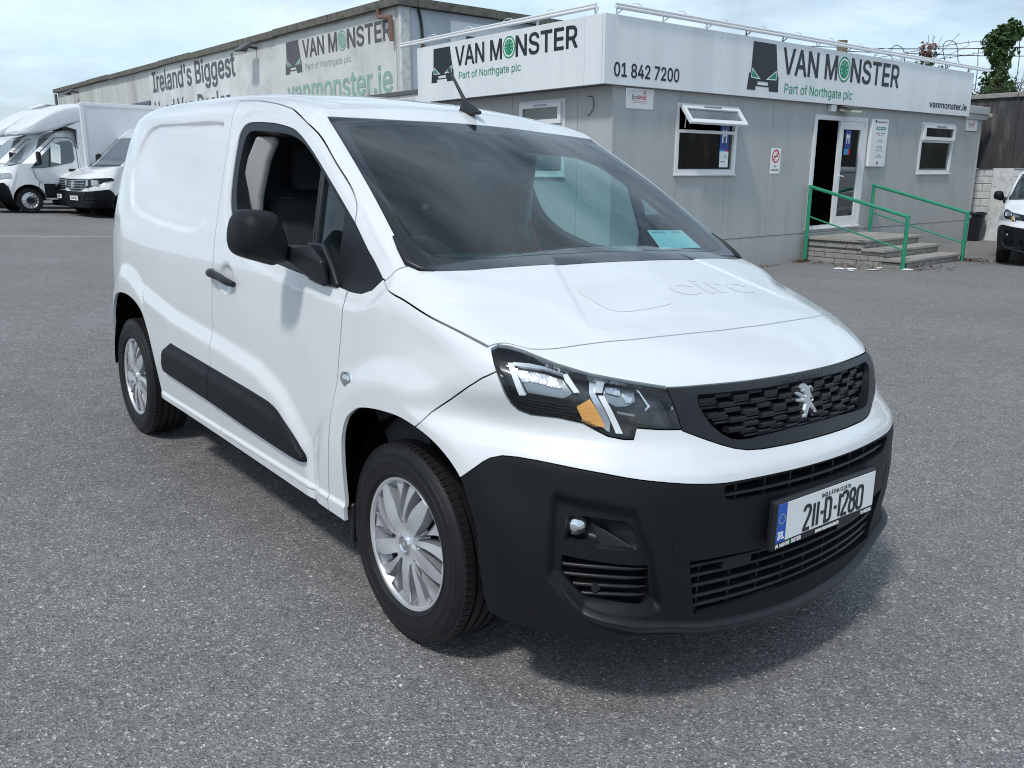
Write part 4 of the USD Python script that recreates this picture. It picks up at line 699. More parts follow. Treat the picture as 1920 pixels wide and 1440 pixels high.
# what is left in front of the seam is the wing, with the painted lip above the lamps and grille
front, rest = split(A, XZ(FENDER))
lip, fender = split(front, lambda v: np.maximum(-.46 - (v[:, 0] + v[:, 1]), .86 - v[:, 2]), 0, 0)
part('body_shell', both(rest), M['paint'])
part('bonnet', both(bonnet), M['paint'])
part('nose_panel', both(lip), M['paint'])
part('front_wing', fender, M['paint'], True)
DOOR_R = objn('front_door', *flanged(door), M['paint'], VAN); DOOR_L = objn('front_door', *flanged(mirrored(door)), M['paint'], VAN)
part('front_bumper', both(white), M['paint'])
for P_, tms in ((SLOT, 2), (LOWGR, 2), (FOG, 2), (LOUV, 2)): black = split(black, UZ(P_), 0, tms)[1]
part('lower_bumper', flanged(both(black), .05), M['plastic'], fl=False)
# windscreen: black printed border and clear glass
clear, border = split(scr, screen_in, 0)
part('windscreen', both(clear), M['screen'], fl=False)
part('windscreen_border', offset(both(border), -.001), M['gloss_black'], fl=False)
# side window: rubber and black trim, fixed quarter light, drop glass only on the far side (the driver's is wound down)
gl, seal = split(win, XZ(GLASS_OPEN), 0); q, seal = split(seal, XZ(QUARTER), 0)
seal = offset(seal, -.004)
part('window_surround', flanged(seal, .05), M['plastic2'], True, fl=False)
part('quarter_light', offset(q, -.014), M['glass'], True, fl=False)
part('door_glass', mirrored(offset(gl, -.022)), M['glass'], fl=False)
for sgn in (-1, 1):
    a = pull(np.array([(-.650, -.80, 1.458), (-.625, -.82, 1.34), (-.602, -.87, 1.225), (-.585, -.88, 1.12)])); a[:, 1] += .012
    b = tube(crom(a, 5, False) * (1, -sgn, 1), .015); obj('window_divider', b, M['plastic2'], VAN, 60)
# grille
FRAME_R = frame; fo, fi = split(frame, UZ(FRAME_IN), 0, 3)[::-1]
part('grille_surround', flanged(both(fo), .05), M['plastic2'], fl=False)
def front_at(y, z, d=0.0): return np.stack([Ff(np.asarray(y, float), np.asarray(z, float)) - d, np.asarray(y, float) + 0 * np.asarray(z), np.asarray(z, float) + 0 * np.asarray(y)], -1)
def strip(y0, y1, zf, hh, d_out, d_in, n=40, ends=True):
    """a horizontal bar following the front: at depth d_out (outer face) to d_in, half height hh about zf(y)"""
    y = np.linspace(y0, y1, n); z = zf(y) if callable(zf) else np.full(n, zf); R = []
    for dz, d in ((-hh, d_in), (-hh, d_out + .002), (-hh + .002, d_out), (hh - .002, d_out), (hh, d_out + .002), (hh, d_in)): p = front_at(y, z, d); p[:, 2] += dz; R.append(p)
    V = np.stack(R, 1).reshape(-1, 3); k = len(R); F = []
    for i in range(n - 1):
        for j in range(k):
            a, b = i * k + j, i * k + (j + 1) % k; F += [(a, a + k, b + k), (a, b + k, b)]
    e = (n - 1) * k; F += [(0, j, j + 1) for j in range(1, k - 1)] + [(e, e + j + 1, e + j) for j in range(1, k - 1)]
    return trimesh.Trimesh(V, np.array(F)[:, ::-1], process=False)
obj('grille_backing', strip(-.47, .47, .845, .075, .060, .065), M['void'], VAN)
def gr_half(z): return float(np.interp(z, [.785, .805, .83, .88, .91], [.29, .345, .395, .435, .44]))
for r in range(3):
    for s_ in range(2):
        zc = .892 - .042 * r - .017 * s_; w = gr_half(zc) - .012
        bricks = []; step = .062; n = int(2 * w / step) + 1
        for i in range(n):
            y0 = -w + i * (2 * w / n); y1 = y0 + 2 * w / n - .004; up = .0045 * (1 if (i + s_) % 2 else -1)
            bricks.append(strip(y0, y1, zc + up, .0068, .018 + .004 * ((i + s_) % 2), .045, 4))
        obj('grille_row', bricks, M['plastic3'], VAN, 30)
    obj('grille_slat', strip(-gr_half(.868 - .042 * r) + .01, gr_half(.868 - .042 * r) - .01, .8665 - .042 * r, .0035, .026, .05), M['plastic3'], VAN, 30)
LION = [(-.08, .908), (-.064, .905), (-.055, .9), (-.051, .895), (-.044, .899), (-.037, .898), (-.032, .893), (-.028, .881), (-.032, .881), (-.037, .89), (-.042, .892), (-.044, .886), (-.038, .872), (-.03, .862), (-.028, .855), (-.032, .851), (-.035, .853), (-.032, .858), (-.037, .863), (-.042, .865), (-.045, .859), (-.032, .844), (-.022, .832), (-.01, .817), (-.01, .81), (-.015, .808), (-.039, .809), (-.042, .817), (-.033, .818), (-.032, .823), (-.05, .836), (-.059, .826), (-.065, .816), (-.067, .808), (-.094, .808), (-.096, .818), (-.083, .821), (-.084, .834), (-.076, .85), (-.084, .856), (-.111, .86), (-.116, .864), (-.111, .868), (-.088, .866), (-.099, .874), (-.117, .882), (-.117, .887), (-.102, .887), (-.085, .88), (-.072, .873), (-.077, .881), (-.09, .887), (-.089, .891), (-.083, .892), (-.092, .895), (-.098, .898), (-.095, .902), (-.092, .905), (-.087, .907)]
def bevelled(poly, h, c):
    """a flat badge with a bevelled rim, in the xy plane"""
    P = Polygon(poly).buffer(0); a = trimesh.creation.extrude_polygon(P, h - c, engine='earcut'); out = [a]
    for k in range(4):
        Q = P.buffer(-c * (1 - math.cos((k + 1) / 4 * math.pi / 2)) * 1.2 - 1e-5)
        for g in getattr(Q, 'geoms', [Q]):
            if g.area > 1e-8:
                m = trimesh.creation.extrude_polygon(g, h - c + c * math.sin((k + 1) / 4 * math.pi / 2), engine='earcut'); out.append(m)
    return trimesh.util.concatenate(out)
lion = bevelled(Polygon([((y + .066) * 1.04, (z - .858) * 1.04) for y, z in LION]).simplify(.0008), .014, .005)
lion = placed(lion, frame4((.796, 0, .846), (0, 1, 0), (-.18, 0, .985), (.985, 0, .18)))
obj('badge', lion, M['satin'], VAN, 25)
tx = text('PEUGEOT', .0145, .19, .0015); tx.apply_translation((-.095, 0, 0)); v = tx.vertices.copy(); 
tx.vertices = front_at(v[:, 0], .9125 + v[:, 1], 0.0) + np.stack([v[:, 2] + .0005, 0 * v[:, 2], 0 * v[:, 2]], -1); obj('raised_lettering', tx, M['plastic3'], VAN)
# bumper slot and lower grille
obj('slot_backing', strip(-.44, .44, .66, .034, .055, .06), M['void'], VAN)
obj('slot_bar', strip(-.425, .425, .652, .0045, .012, .05), M['plastic3'], VAN, 30)
for y in np.linspace(-.37, .37, 8): obj('slot_rib', strip(y - .0025, y + .0025, .660, .030, .020, .05, 2), M['plastic3'], VAN)
obj('grille_back', strip(-.53, .53, .39, .092, .065, .07), M['void'], VAN)
for k, z in enumerate((.456, .425, .392, .358, .330)):
    w = float(np.interp(z, [.31, .478], [.468, .505])); obj('grille_bar', strip(-w, w, z, .0048, .012, .06), M['plastic3'], VAN, 30)
for k, y in enumerate(np.linspace(-.44, .44, 9)):
    obj('grille_post', strip(y - .003, y + .003, .393 if k % 2 else .39, .082, .026, .05, 2), M['plastic3'], VAN)
for y in (-.33, .20): obj('sensor_panel', strip(y - .052, y + .052, .442, .013, .010, .04, 8), M['plastic2'], VAN, 30)
def surf_uz(u, z, d=0.0):
    """points on the right front of the body with x - |y| = u at height z, sunk by d"""
    u, z = np.broadcast_arrays(np.asarray(u, float), np.asarray(z, float)); lo, hi = np.full(u.shape, .0), np.full(u.shape, .98)
    for _ in range(18):
        m = (lo + hi) / 2; f_ = body(np.stack([u + m, -m, z], -1)); lo, hi = np.where(f_ < 0, m, lo), np.where(f_ < 0, hi, m)
    P = np.stack([u + lo, -lo, z], -1)
    if np.any(d): g = grad(P); P = P - np.asarray(d)[..., None] * g / np.linalg.norm(g, axis=-1, keepdims=True)
    return P
# lip under the bumper
def along(P, n=8):
    P = crom(np.array(P), n, False); return P
lq = along([(-.165, .418), (-.12, .386), (-.073, .362), (-.01, .349), (.066, .341), (.19, .325), (.282, .308), (.368, .291), (.486, .279), (.62, .270), (.75, .264), (.868, .262)])
lipR = surf_uz(lq[:, 0], lq[:, 1]); lipR[-1] = (lipR[-2][0] + .0005, 0, lipR[-1][2])
lipR = np.vstack([lipR, (lipR * (1, -1, 1))[::-1][1:]])
def lip_mesh(C, sizes):
    t = np.gradient(C, axis=0); t /= np.linalg.norm(t, axis=1, keepdims=True); out = np.cross(t, (0, 0, 1.)); out /= np.linalg.norm(out, axis=1, keepdims=True); R = []
    s = sizes[:, None]
    for o, dz in ((-.02, .008), (.004, .0), (.014, -.008), (.018, -.012), (.017, -.022), (.008, -.034), (-.03, -.050)): R.append(C + out * o * s + np.array((0, 0, dz)) * s)
    V = np.stack(R, 1).reshape(-1, 3); k = len(R); F = []
    for i in range(len(C) - 1):
        for j in range(k - 1): a, b = i * k + j, i * k + j + 1; F += [(a, b, b + k), (a, b + k, a + k)]
    return trimesh.Trimesh(V, np.array(F), process=False)
sz = np.ones(len(lipR)); sz[:14] = np.linspace(.35, 1, 14); sz[-14:] = np.linspace(1, .35, 14)
obj('bumper_lip', lip_mesh(lipR, sz), M['plastic2'], VAN, 40)
# corner pockets with fog lamp and louvres
def patch_uz(poly, d, thick=.004, res=.008):
    """a plate following the body's front corner, its outline given as (u, z)"""
    P = Polygon(poly).buffer(0); ring = np.array(P.exterior.segmentize(res).coords)[:-1]
    x0, y0, x1, y1 = P.bounds; gx, gy = np.meshgrid(np.arange(x0, x1, res), np.arange(y0, y1, res)); I = P.buffer(-res * .45)
    pts = [(a, b) for a, b in zip(gx.ravel(), gy.ravel()) if I.contains(Point(a, b))]; Q = np.vstack([ring, np.array(pts).reshape(-1, 2)])
    from scipy.spatial import Delaunay
    T = Delaunay(Q).simplices; c = Q[T].mean(1); T = T[[P.buffer(1e-6).contains(Point(*q)) for q in c]]
    e1, e2 = Q[T[:, 1]] - Q[T[:, 0]], Q[T[:, 2]] - Q[T[:, 0]]; fl = (e1[:, 0] * e2[:, 1] - e1[:, 1] * e2[:, 0]) < 0; T[fl] = T[fl][:, ::-1]
    V = surf_uz(Q[:, 0], Q[:, 1], np.full(len(Q), d)); g = grad(surf_uz(Q[:, 0], Q[:, 1])); g /= np.linalg.norm(g, axis=1, keepdims=True)
    nr = len(ring); n = len(V); k = np.arange(nr); W = np.vstack([V, V[:nr] - g[:nr] * thick]); s1, s2 = k, (k + 1) % nr
    if Polygon(ring).exterior.is_ccw: side = np.vstack([np.stack([s1, n + s1, n + s2], 1), np.stack([s1, n + s2, s2], 1)])
    else: side = np.vstack([np.stack([s1, n + s2, n + s1], 1), np.stack([s1, s2, n + s2], 1)])
    return trimesh.Trimesh(W, np.vstack([T, side]), process=False)
def mir(m): m = tm(m); return trimesh.Trimesh(m.vertices * (1, -1, 1), m.faces[:, ::-1], process=False)
def pair(name, mesh, material, smooth=35, label=None, parents=(None, None)):
    a = obj(name, mesh, material, parents[0] or VAN, smooth, label); b = obj(name, mir(mesh), material, parents[1] or VAN, smooth, label); return a, b
# fog pocket: a bowl behind the opening whose floor runs back towards the lamp
fp = np.array(Polygon(FOG).exterior.segmentize(.01).coords)[:-1]; o0 = surf_uz(fp[:, 0], fp[:, 1]); dep = .012 + .045 * np.clip((.12 - fp[:, 0]) / .26, 0, 1); o1 = surf_uz(fp[:, 0] * .94, .556 + (fp[:, 1] - .556) * .85, dep)
k = np.arange(len(fp)); n = len(fp); q2 = (k + 1) % n; cen = surf_uz(np.array([-.02]), np.array([.55]), np.array([.045]))
pocket = trimesh.Trimesh(np.vstack([o0, o1, cen]), np.vstack([np.stack([k, n + k, n + q2], 1), np.stack([k, n + q2, q2], 1), np.stack([n + k, 0 * k + 2 * n, n + q2], 1)]), process=False)
if pocket.face_normals[:, 0].mean() < 0: pocket.invert()
pair('fog_lamp_pocket', pocket, M['plastic2'])
c0 = surf_uz(np.array([-.115]), np.array([.566]), np.array([.028]))[0]; dirn = unit((.82, -.57, .02)); X_ = unit(np.cross((0, 0, 1), dirn)); Y_ = np.cross(dirn, X_)
fl_ = lathe([(0, .012), (.018, .009), (.027, 0), (.030, -.006), (.030, -.03)], 28, 'z'); pair('fog_lamp', placed(fl_, frame4(c0, X_, Y_, dirn)), M['reflector'], 40)
wedge_p = surf_uz(np.array([-.06, .09, .10, -.02]), np.array([.575, .526, .522, .522]), np.array([.040, .006, .006, .03])); pair('pocket_fin', sphere_hull(wedge_p, .004), M['plastic2'])
pair('louvre_backing', patch_uz(LOUV, .038), M['void'])
for z in (.466, .440, .414, .390):
    uu = np.linspace(max(-.158, -.162 + max(0, (.449 - z)) * 1.4), .165 - (.0 if z > .38 else .02), 16); p = surf_uz(uu, np.full(16, z) - .004 * np.linspace(-1, 1, 16) ** 2, np.full(16, .008)); pair('louvre', tube(p, .0055 * np.concatenate([np.full(11, 1.0), np.linspace(1, .35, 5)]), 8), M['plastic3'], 60)
c1 = surf_uz(np.array([-.03]), np.array([.407]), np.array([.006]))[0]; pair('parking_sensor', placed(lathe([(0, .006), (.011, .006), (.012, .004), (.012, -.01)], 20, 'z'), frame4(c1, X_, Y_, dirn)), M['plastic2'], 40)
cover = patch_uz([(.245, .556), (.318, .563), (.320, .50), (.31, .488), (.248, .486)], -.0012, .003); pair('towing_eye_cover', cover, M['plastic'])
# number plate
PL = frame4((.9125, 0, .557), (0, 1, 0), (-.02, 0, 1), (1, 0, .02))
obj('plate_holder', placed(cbox(-.272, .272, -.082, .066, -.022, .004, .008), PL), M['plastic2'], VAN, 30)
np_ = obj('number_plate', placed(cbox(-.26, .26, -.0555, .0555, .004, .0055, .001), PL), M['plate'], VAN)
obj('blue_band', placed(bx(-.2605, -.219, -.0555, .0555, .005, .0065), PL), M['blue'], np_)
def on(m, M4, dx=0, dy=0, dz=0): m = m.copy(); m.apply_translation((dx, dy, dz)); return placed(m, M4)
# figures drawn as strokes, like the embossed plate face
GL = {'2': [[(0, .8), (0, .88), (.1, .97), (.22, 1), (.4, 1), (.52, .97), (.6, .88), (.6, .74), (.5, .56), (.12, .16), (.02, 0), (.62, 0)]], '1': [[(.12, 0), (.12, 1)]], 'D': [[(0, 0), (0, 1), (.34, 1), (.5, .95), (.58, .84), (.58, .16), (.5, .05), (.34, 0), (0, 0)]], '-': [[(.04, .47), (.34, .47)]],
      '8': [[(.18, .53), (.06, .62), (.03, .74), (.03, .86), (.1, .96), (.2, 1), (.4, 1), (.5, .96), (.57, .86), (.57, .74), (.54, .62), (.42, .53), (.18, .53), (.05, .44), (0, .3), (0, .14), (.08, .04), (.2, 0), (.4, 0), (.52, .04), (.6, .14), (.6, .3), (.55, .44), (.42, .53)]], '0': [[(.18, 0), (.05, .06), (0, .18), (0, .82), (.05, .94), (.18, 1), (.42, 1), (.55, .94), (.6, .82), (.6, .18), (.55, .06), (.42, 0), (.18, 0)]]}
ADV = {'2': .86, '1': .40, 'D': .88, '-': .52, '8': .86, '0': .86}
H_, x_, fig = .070, 0.0, []
for ch in '211-D-1280':
    for st in GL[ch]:
        g = LineString([(x_ + a * H_ * .60, b * H_) for a, b in st]).buffer(.0052, cap_style=2, join_style=2 if ch in '1-' else 1); fig.append(g)
    x_ += ADV[ch] * H_ * .62
tot = prism(unary_union(fig), 'z', 0, .0012); s_ = .318 / (x_ - .012); tot.apply_scale((s_, 1, 1)); obj('registration', on(tot, PL, -.128, -.047, .0055), M['ink'], np_)
t = text('BAILE ÁTHA CLIATH', .0125, .158, .001); obj('city_name', on(t, PL, -.043, .0315, .0055), M['ink'], np_)
t = text('IRL', .021, .032, .001, True); obj('country_letters', on(t, PL, -.2565, -.046, .0065), M['white'], np_)
stars = [placed(trimesh.creation.cylinder(.0017, .001, sections=5), np.array([[1, 0, 0, -.240 + .0135 * math.cos(a)], [0, 1, 0, .012 + .0135 * math.sin(a)], [0, 0, 1, .0068], [0, 0, 0, 1.]])) for a in np.arange(12) * np.pi / 6]
M['gold'] = plain('star_yellow', (.55, .60, .25), .5); obj('star_ring', placed(cat_meshes(stars), PL), M['gold'], np_)
t = text('VAN M', .0115, .046, .001, True); t2 = text('NSTER', .0115, .048, .001, True); t2.apply_translation((.0585, 0, 0)); lg = prism([(-.018, 0), (-.016, .0115), (-.007, .0115), (-.005, 0), (-.008, 0), (-.0085, .003), (-.0145, .003), (-.015, 0)], 'z', 0, .001)
obj('dealer_name', on(cat_meshes([t, t2, lg]), PL, -.240, -.0725, .004), M['white'], VAN); obj('dealer_green_ring', on(placed(trimesh.creation.annulus(.0028, .0055, .001), np.array([[1, 0, 0, .052], [0, 1, 0, .0056], [0, 0, 1, .0005], [0, 0, 0, 1.]])), PL, -.240, -.0725, .004), M['signgreen'], VAN)
obj('dealer_address', on(text('www.vanmonster.ie', .0115, .128, .001, True), PL, -.060, -.0725, .004), M['white'], VAN)
obj('dealer_phone', on(text('01-8427200', .010, .058, .001, True), PL, .196, -.0725, .004), M['white'], VAN)
# headlamps
lens = [objn('headlamp', *X, M['lens'], VAN) for X in (flanged(lamp, .012), flanged(mirrored(lamp), .012))]
def lam(name, poly, d, material, thick=.004, res=.010, smooth=35): return pair(name, patch_uz(poly, d, thick, res), material, smooth, None, lens)
L0 = Polygon(LAMP); lam('lamp_housing', list(L0.buffer(-.006).exterior.coords)[:-1], .048, M['lampdark'], .006, .014); 
rim = L0.buffer(-.003).difference(L0.buffer(-.012)); rim_o = np.array(L0.buffer(-.004).exterior.segmentize(.012).coords)
wall_ = np.stack([surf_uz(rim_o[:, 0], rim_o[:, 1], np.full(len(rim_o), .004)), surf_uz(rim_o[:, 0], rim_o[:, 1], np.full(len(rim_o), .050))], 1).reshape(-1, 3)
kk = np.arange(len(rim_o) - 1) * 2; wm = trimesh.Trimesh(wall_, np.vstack([np.stack([kk, kk + 1, kk + 3], 1), np.stack([kk, kk + 3, kk + 2], 1)]), process=False); wm = cat_meshes([wm, trimesh.Trimesh(wm.vertices, wm.faces[:, ::-1], process=False)])
pair('lamp_rim', wm, M['plastic2'], False, None, lens)
lam('running_light', [(-.406, .98), (-.384, .981), (-.333, .89), (-.357, .888)], .014, M['drl'], .012)
lam('running_light_top', [(-.386, .984), (-.325, .984), (-.263, .979), (-.19, .966), (-.19, .962), (-.262, .973), (-.382, .976)], .016, M['satin'], .010)
lam('lamp_bowl', [(-.380, .976), (-.263, .973), (-.190, .958), (-.155, .917), (-.192, .887), (-.330, .891)], .036, M['lampgrey'], .004)
for q_ in ([(-.375, .972), (-.325, .971), (-.318, .940), (-.352, .932)], [(-.320, .970), (-.288, .969), (-.272, .936), (-.312, .938)], [(-.284, .968), (-.258, .966), (-.232, .928), (-.268, .934)], [(-.254, .965), (-.22, .958), (-.196, .928), (-.228, .927)]): lam('lamp_reflector', q_, .030, M['reflector'], .006)
lam('lamp_lower_bowl', [(-.345, .925), (-.20, .922), (-.178, .905), (-.196, .891), (-.328, .894)], .028, M['lampgrey'], .006)
lam('chrome_blade', [(-.193, .964), (-.175, .966), (-.127, .918), (-.149, .915)], .018, M['drl'], .010)
lam('lamp_chevron', [(-.091, .954), (-.068, .954), (-.071, .924), (-.009, .837), (-.011, .814), (-.035, .822), (-.091, .918)], .020, M['satin'], .012)
lam('running_light_bar', [(-.058, .911), (-.036, .912), (.040, .813), (.014, .813)], .010, M['drl'], .012)
lam('running_light_upper', [(-.067, .950), (-.037, .947), (-.043, .919), (-.071, .919)], .012, M['satin'], .012)
lam('indicator_lens', [(-.137, .87), (-.088, .901), (-.026, .823), (-.058, .826), (-.115, .839)], .016, M['amber'], .010)
lam('beam_bowl', [(-.035, .947), (.029, .945), (.081, .935), (.087, .906), (.056, .888), (.015, .882), (-.035, .904)], .034, M['lampgrey'])
lam('beam_reflector', [(-.030, .940), (.026, .940), (.028, .918), (-.026, .926)], .026, M['reflector'], .006); lam('beam_reflector', [(.036, .924), (.074, .912), (.070, .900), (.050, .898)], .026, M['reflector'], .006)
lam('chrome_needle', [(.081, .940), (.087, .938), (.140, .888), (.124, .873), (.120, .879), (.131, .888)], .018, M['chrome'], .006)
for k in range(4): zz = .872 - .0085 * k; lam('lamp_rib', [(-.372 + .012 * k, zz), (-.14, zz - .004), (-.14, zz - .007), (-.370 + .012 * k, zz - .003)], .026, M['plastic3'], .008, .02)
lam('lamp_tooth_row', [(.015, .868), (.085, .863), (.085, .857), (.018, .861)], .024, M['lampgrey'], .008)
# side: cladding in two pieces, repeater, handles
cl = split(SHELL, XZ(CLAD), 0)[0]; sd = XZ(CLAD)(cl[0])
hgt = .022 * np.sqrt(np.clip(1 - (1 - np.clip(-sd / .012, 0, 1)) ** 2, 0, 1)) - .016 * sst(.55, .48, cl[0][:, 2]) * np.clip((-sd) / .02, 0, 1) * 0
up_ = np.interp(cl[0][:, 0], [-2.1, -1.47, -.8, -.6], [.600, .583, .545, .47]); hgt = hgt * (1 - .75 * sst(up_ - .004, up_ + .034, cl[0][:, 2]))
clv = cl[0] + cl[2] * hgt[:, None]; ctm = trimesh.Trimesh(clv, cl[1], process=False)
for nm, sel in (('side_cladding', lambda x: x - (-1.476)), ('side_cladding', lambda x: -1.471 - x)):
    c_ = clip((clv, cl[1], cl[2]), sel(clv[:, 0] - 0 * clv[:, 2])); obj(nm, (c_[0], c_[1]), M['plastic'], VAN, 50); obj(nm, mir((c_[0], c_[1])), M['plastic'], VAN, 50)
rp = pull(np.array([(-.29, -.9, .80)]))[0]; Rm = frame4(rp, (1, 0, 0), (0, 0, 1), (0, -1, 0))
pair('side_repeater', placed(lathe([(.0, .012), (.016, .010), (.022, .004)], 24, 'z'), Rm @ np.diag([1.15, .8, 1, 1])), M['reflector'], 60); pair('repeater_rim', placed(lathe([(.022, .005), (.029, .006), (.031, .001), (.031, -.004)], 24, 'z'), Rm @ np.diag([1.15, .85, 1, 1])), M['chrome'], 60)
hp = pull(np.array([(-1.480, -.9, 1.030), (-1.42, -.9, 1.034), (-1.35, -.9, 1.027), (-1.28, -.9, 1.018), (-1.222, -.9, 1.008)])); hp[:, 1] -= np.array([.010, .030, .036, .033, .012])
for nm, sg in (('door_handle', DOOR_R), ('door_handle', DOOR_L)):
    h_ = cat_meshes([tube(crom(hp, 6, False), .0155 * np.interp(np.linspace(0, 1, 25), [0, .1, .85, 1], [1.25, 1.15, .95, .75]), 12), sphere_hull([hp[0], hp[0] + (.012, .02, 0)], .017)]); obj(nm, h_ if sg is DOOR_R else mir(h_), M['plastic2'], sg, 60)
# door mirrors
ML = crom([(-1.208, 1.246), (-1.2, 1.285), (-1.187, 1.309), (-1.16, 1.328), (-1.075, 1.323), (-1.058, 1.309), (-1.045, 1.285), (-1.024, 1.221), (-1.03, 1.16), (-1.07, 1.145), (-1.131, 1.156), (-1.19, 1.178), (-1.207, 1.21)], 2)
mc = ML.mean(0)
def mirror_head():
    ring = crom(ML, 3); n = len(ring); prof = [(-.088, .90), (-.085, .955), (-.07, .99), (-.045, 1.0), (-.015, .985), (.012, .93), (.034, .83), (.050, .68), (.060, .48), (.065, .25)]
    V = [np.column_stack([np.full(n, -.385 + dx), mc[0] + (ring[:, 0] - mc[0]) * s_, mc[1] + (ring[:, 1] - mc[1]) * s_]) for dx, s_ in prof]; V = np.vstack(V + [[(-.385 + .066, *mc)]]); F = []
    for i in range(len(prof) - 1):
        for j in range(n): k = (j + 1) % n; F += [(i * n + j, i * n + k, (i + 1) * n + k), (i * n + j, (i + 1) * n + k, (i + 1) * n + j)]
    F += [((len(prof) - 1) * n + j, (len(prof) - 1) * n + (j + 1) % n, len(V) - 1) for j in range(n)] + [(j, 0, (j + 1) % n) for j in range(1, n - 1)]
    m = trimesh.Trimesh(V, np.array(F), process=False); m.fix_normals(); return m
head = mirror_head(); head.apply_translation((-.27, .092, -.004)); SH = np.array((-.27, .092, -.004))
base_ = sphere_hull(np.array([(-.42, -1.09, 1.16), (-.39, -1.08, 1.158), (-.40, -1.00, 1.175), (-.43, -1.00, 1.175), (-.40, -1.00, 1.20), (-.39, -1.06, 1.195), (-.42, -1.17, 1.185), (-.39, -1.17, 1.185)]) + SH, .016)
arm_ = sphere_hull([(-.67, -.925, 1.195), (-.67, -.925, 1.165), (-.60, -.93, 1.19), (-.60, -.93, 1.15), (-.545, -.905, 1.20), (-.50, -.905, 1.105), (-.44, -.905, 1.10), (-.45, -.91, 1.16)], .014)
foot_ = sphere_hull(pull(np.array([(-.62, -.88, 1.21), (-.53, -.88, 1.212), (-.455, -.88, 1.15), (-.40, -.89, 1.098), (-.46, -.89, 1.096), (-.585, -.89, 1.103)])), .012)
pair('mirror_housing', head, M['plastic'], 70); pair('mirror_arm', cat_meshes([base_, arm_]), M['plastic2'], 50); pair('mirror_foot', foot_, M['plastic2'], 50)
mg = placed(trimesh.creation.extrude_polygon(Polygon([((y - mc[0]) * .86, (z - mc[1]) * .86) for y, z in ML]), .003, engine='earcut'), frame4((-.470 - .27, mc[0] + .092, mc[1] - .004), (0, 1, 0), (0, 0, 1), (1, 0, 0))); pair('mirror_glass', mg, M['chrome'], False)
# trim beside the screen, wiper, aerial
for s_ in (1,):
    cowl = np.array([(-.195, -.797, 1.262), (-.14, -.803, 1.224), (-.085, -.812, 1.190), (-.045, -.795, 1.178), (-.01, -.768, 1.173)]); pair('cowl_trim', tube(pull(cowl) + (0, .004, .002), [.004, .012, .014, .012, .004], 10), M['plastic2'], 60)
wp = pull(np.array([(.045, .35, 1.2), (.035, .05, 1.2), (.03, -.25, 1.2)])); wp[:, 2] -= .012; obj('wiper', tube(wp, .006, 8), M['plastic2'], VAN, 60)
aer = np.array((-.885, 0, 1.722)); obj('aerial_foot', sphere_hull([aer + (.075, 0, .0), aer + (.05, .014, .0), aer + (.05, -.014, .0), aer + (-.03, .024, .006), aer + (-.03, -.024, .006), aer + (-.035, 0, .052)], .007), M['plastic2'], VAN, 40)
obj('aerial_mast', tube([aer + (-.03, 0, .05), aer + (-.155, 0, .19)], [.0085, .0055], 10), M['plastic2'], VAN, 60)
# faded lettering left on the bonnet
def on_bonnet(m, x0, y0): v = m.vertices; Y = y0 + v[:, 0]; X = x0 - v[:, 1]; m.vertices = np.stack([X, Y, Bf(X, Y) + .0008 + v[:, 2]], 1); return m
def fine(m, s): m = trimesh.Trimesh(*trimesh.remesh.subdivide_to_size(m.vertices, m.faces, s), process=False); return m
t = text('circ', .10, .43, .0004, True); obj('faded_lettering', on_bonnet(fine(t, .03), .335, -.03), M['ghost'], VAN)
blob = Polygon(crom([(-.385, -.223), (-.226, -.217), (-.124, -.24), (-.107, -.271), (-.109, -.362), (-.179, -.394), (-.364, -.389), (-.40, -.303)], 4)); t = trimesh.creation.extrude_polygon(blob, .0004, engine='earcut'); obj('faded_emblem', on_bonnet(fine(t, .02), 0, 0), M['ghost'], VAN)
# wheels
def tyre():
    R, w = .325, .1025
    prof = [(.206, -.085), (.214, -.098), (.224, -.104), (.2265, -.1075), (.2295, -.1075), (.232, -.1055), (.250, -.1085), (.262, -.1100), (.2635, -.1115), (.266, -.1115), (.2675, -.1100), (.285, -.1085), (.2865, -.1100), (.2905, -.1095), (.292, -.1070), (.305, -.100), (.316, -.088)]
    grooves = []; 
    for c in (-.055, -.018, .018, .055): grooves += [(R - .001, c - .006), (R - .008, c - .005), (R - .008, c + .005), (R - .001, c + .006)]
    prof = prof + [(.323, -.074)] + grooves + [(.323, .074)] + [(r, -y) for r, y in prof[::-1]]
    m = lathe(prof, 96)
    blocks = []
    for k in range(84):
        a = k * 2 * np.pi / 84
        for y0, y1, tw in ((-.092, -.064, .02), (.064, .092, -.02)):
            b = bx(-.0095, .0095, y0, y1, .312, .3262); v = b.vertices; b.vertices = np.stack([v[:, 0] * 1.0 + (v[:, 1] - y0) * tw, v[:, 1], v[:, 2] - .004 * (np.abs(v[:, 1]) > .08)], 1); b.apply_transform(trimesh.transformations.rotation_matrix(a, (0, 1, 0))); blocks.append(b)
    return cat_meshes([m] + blocks)
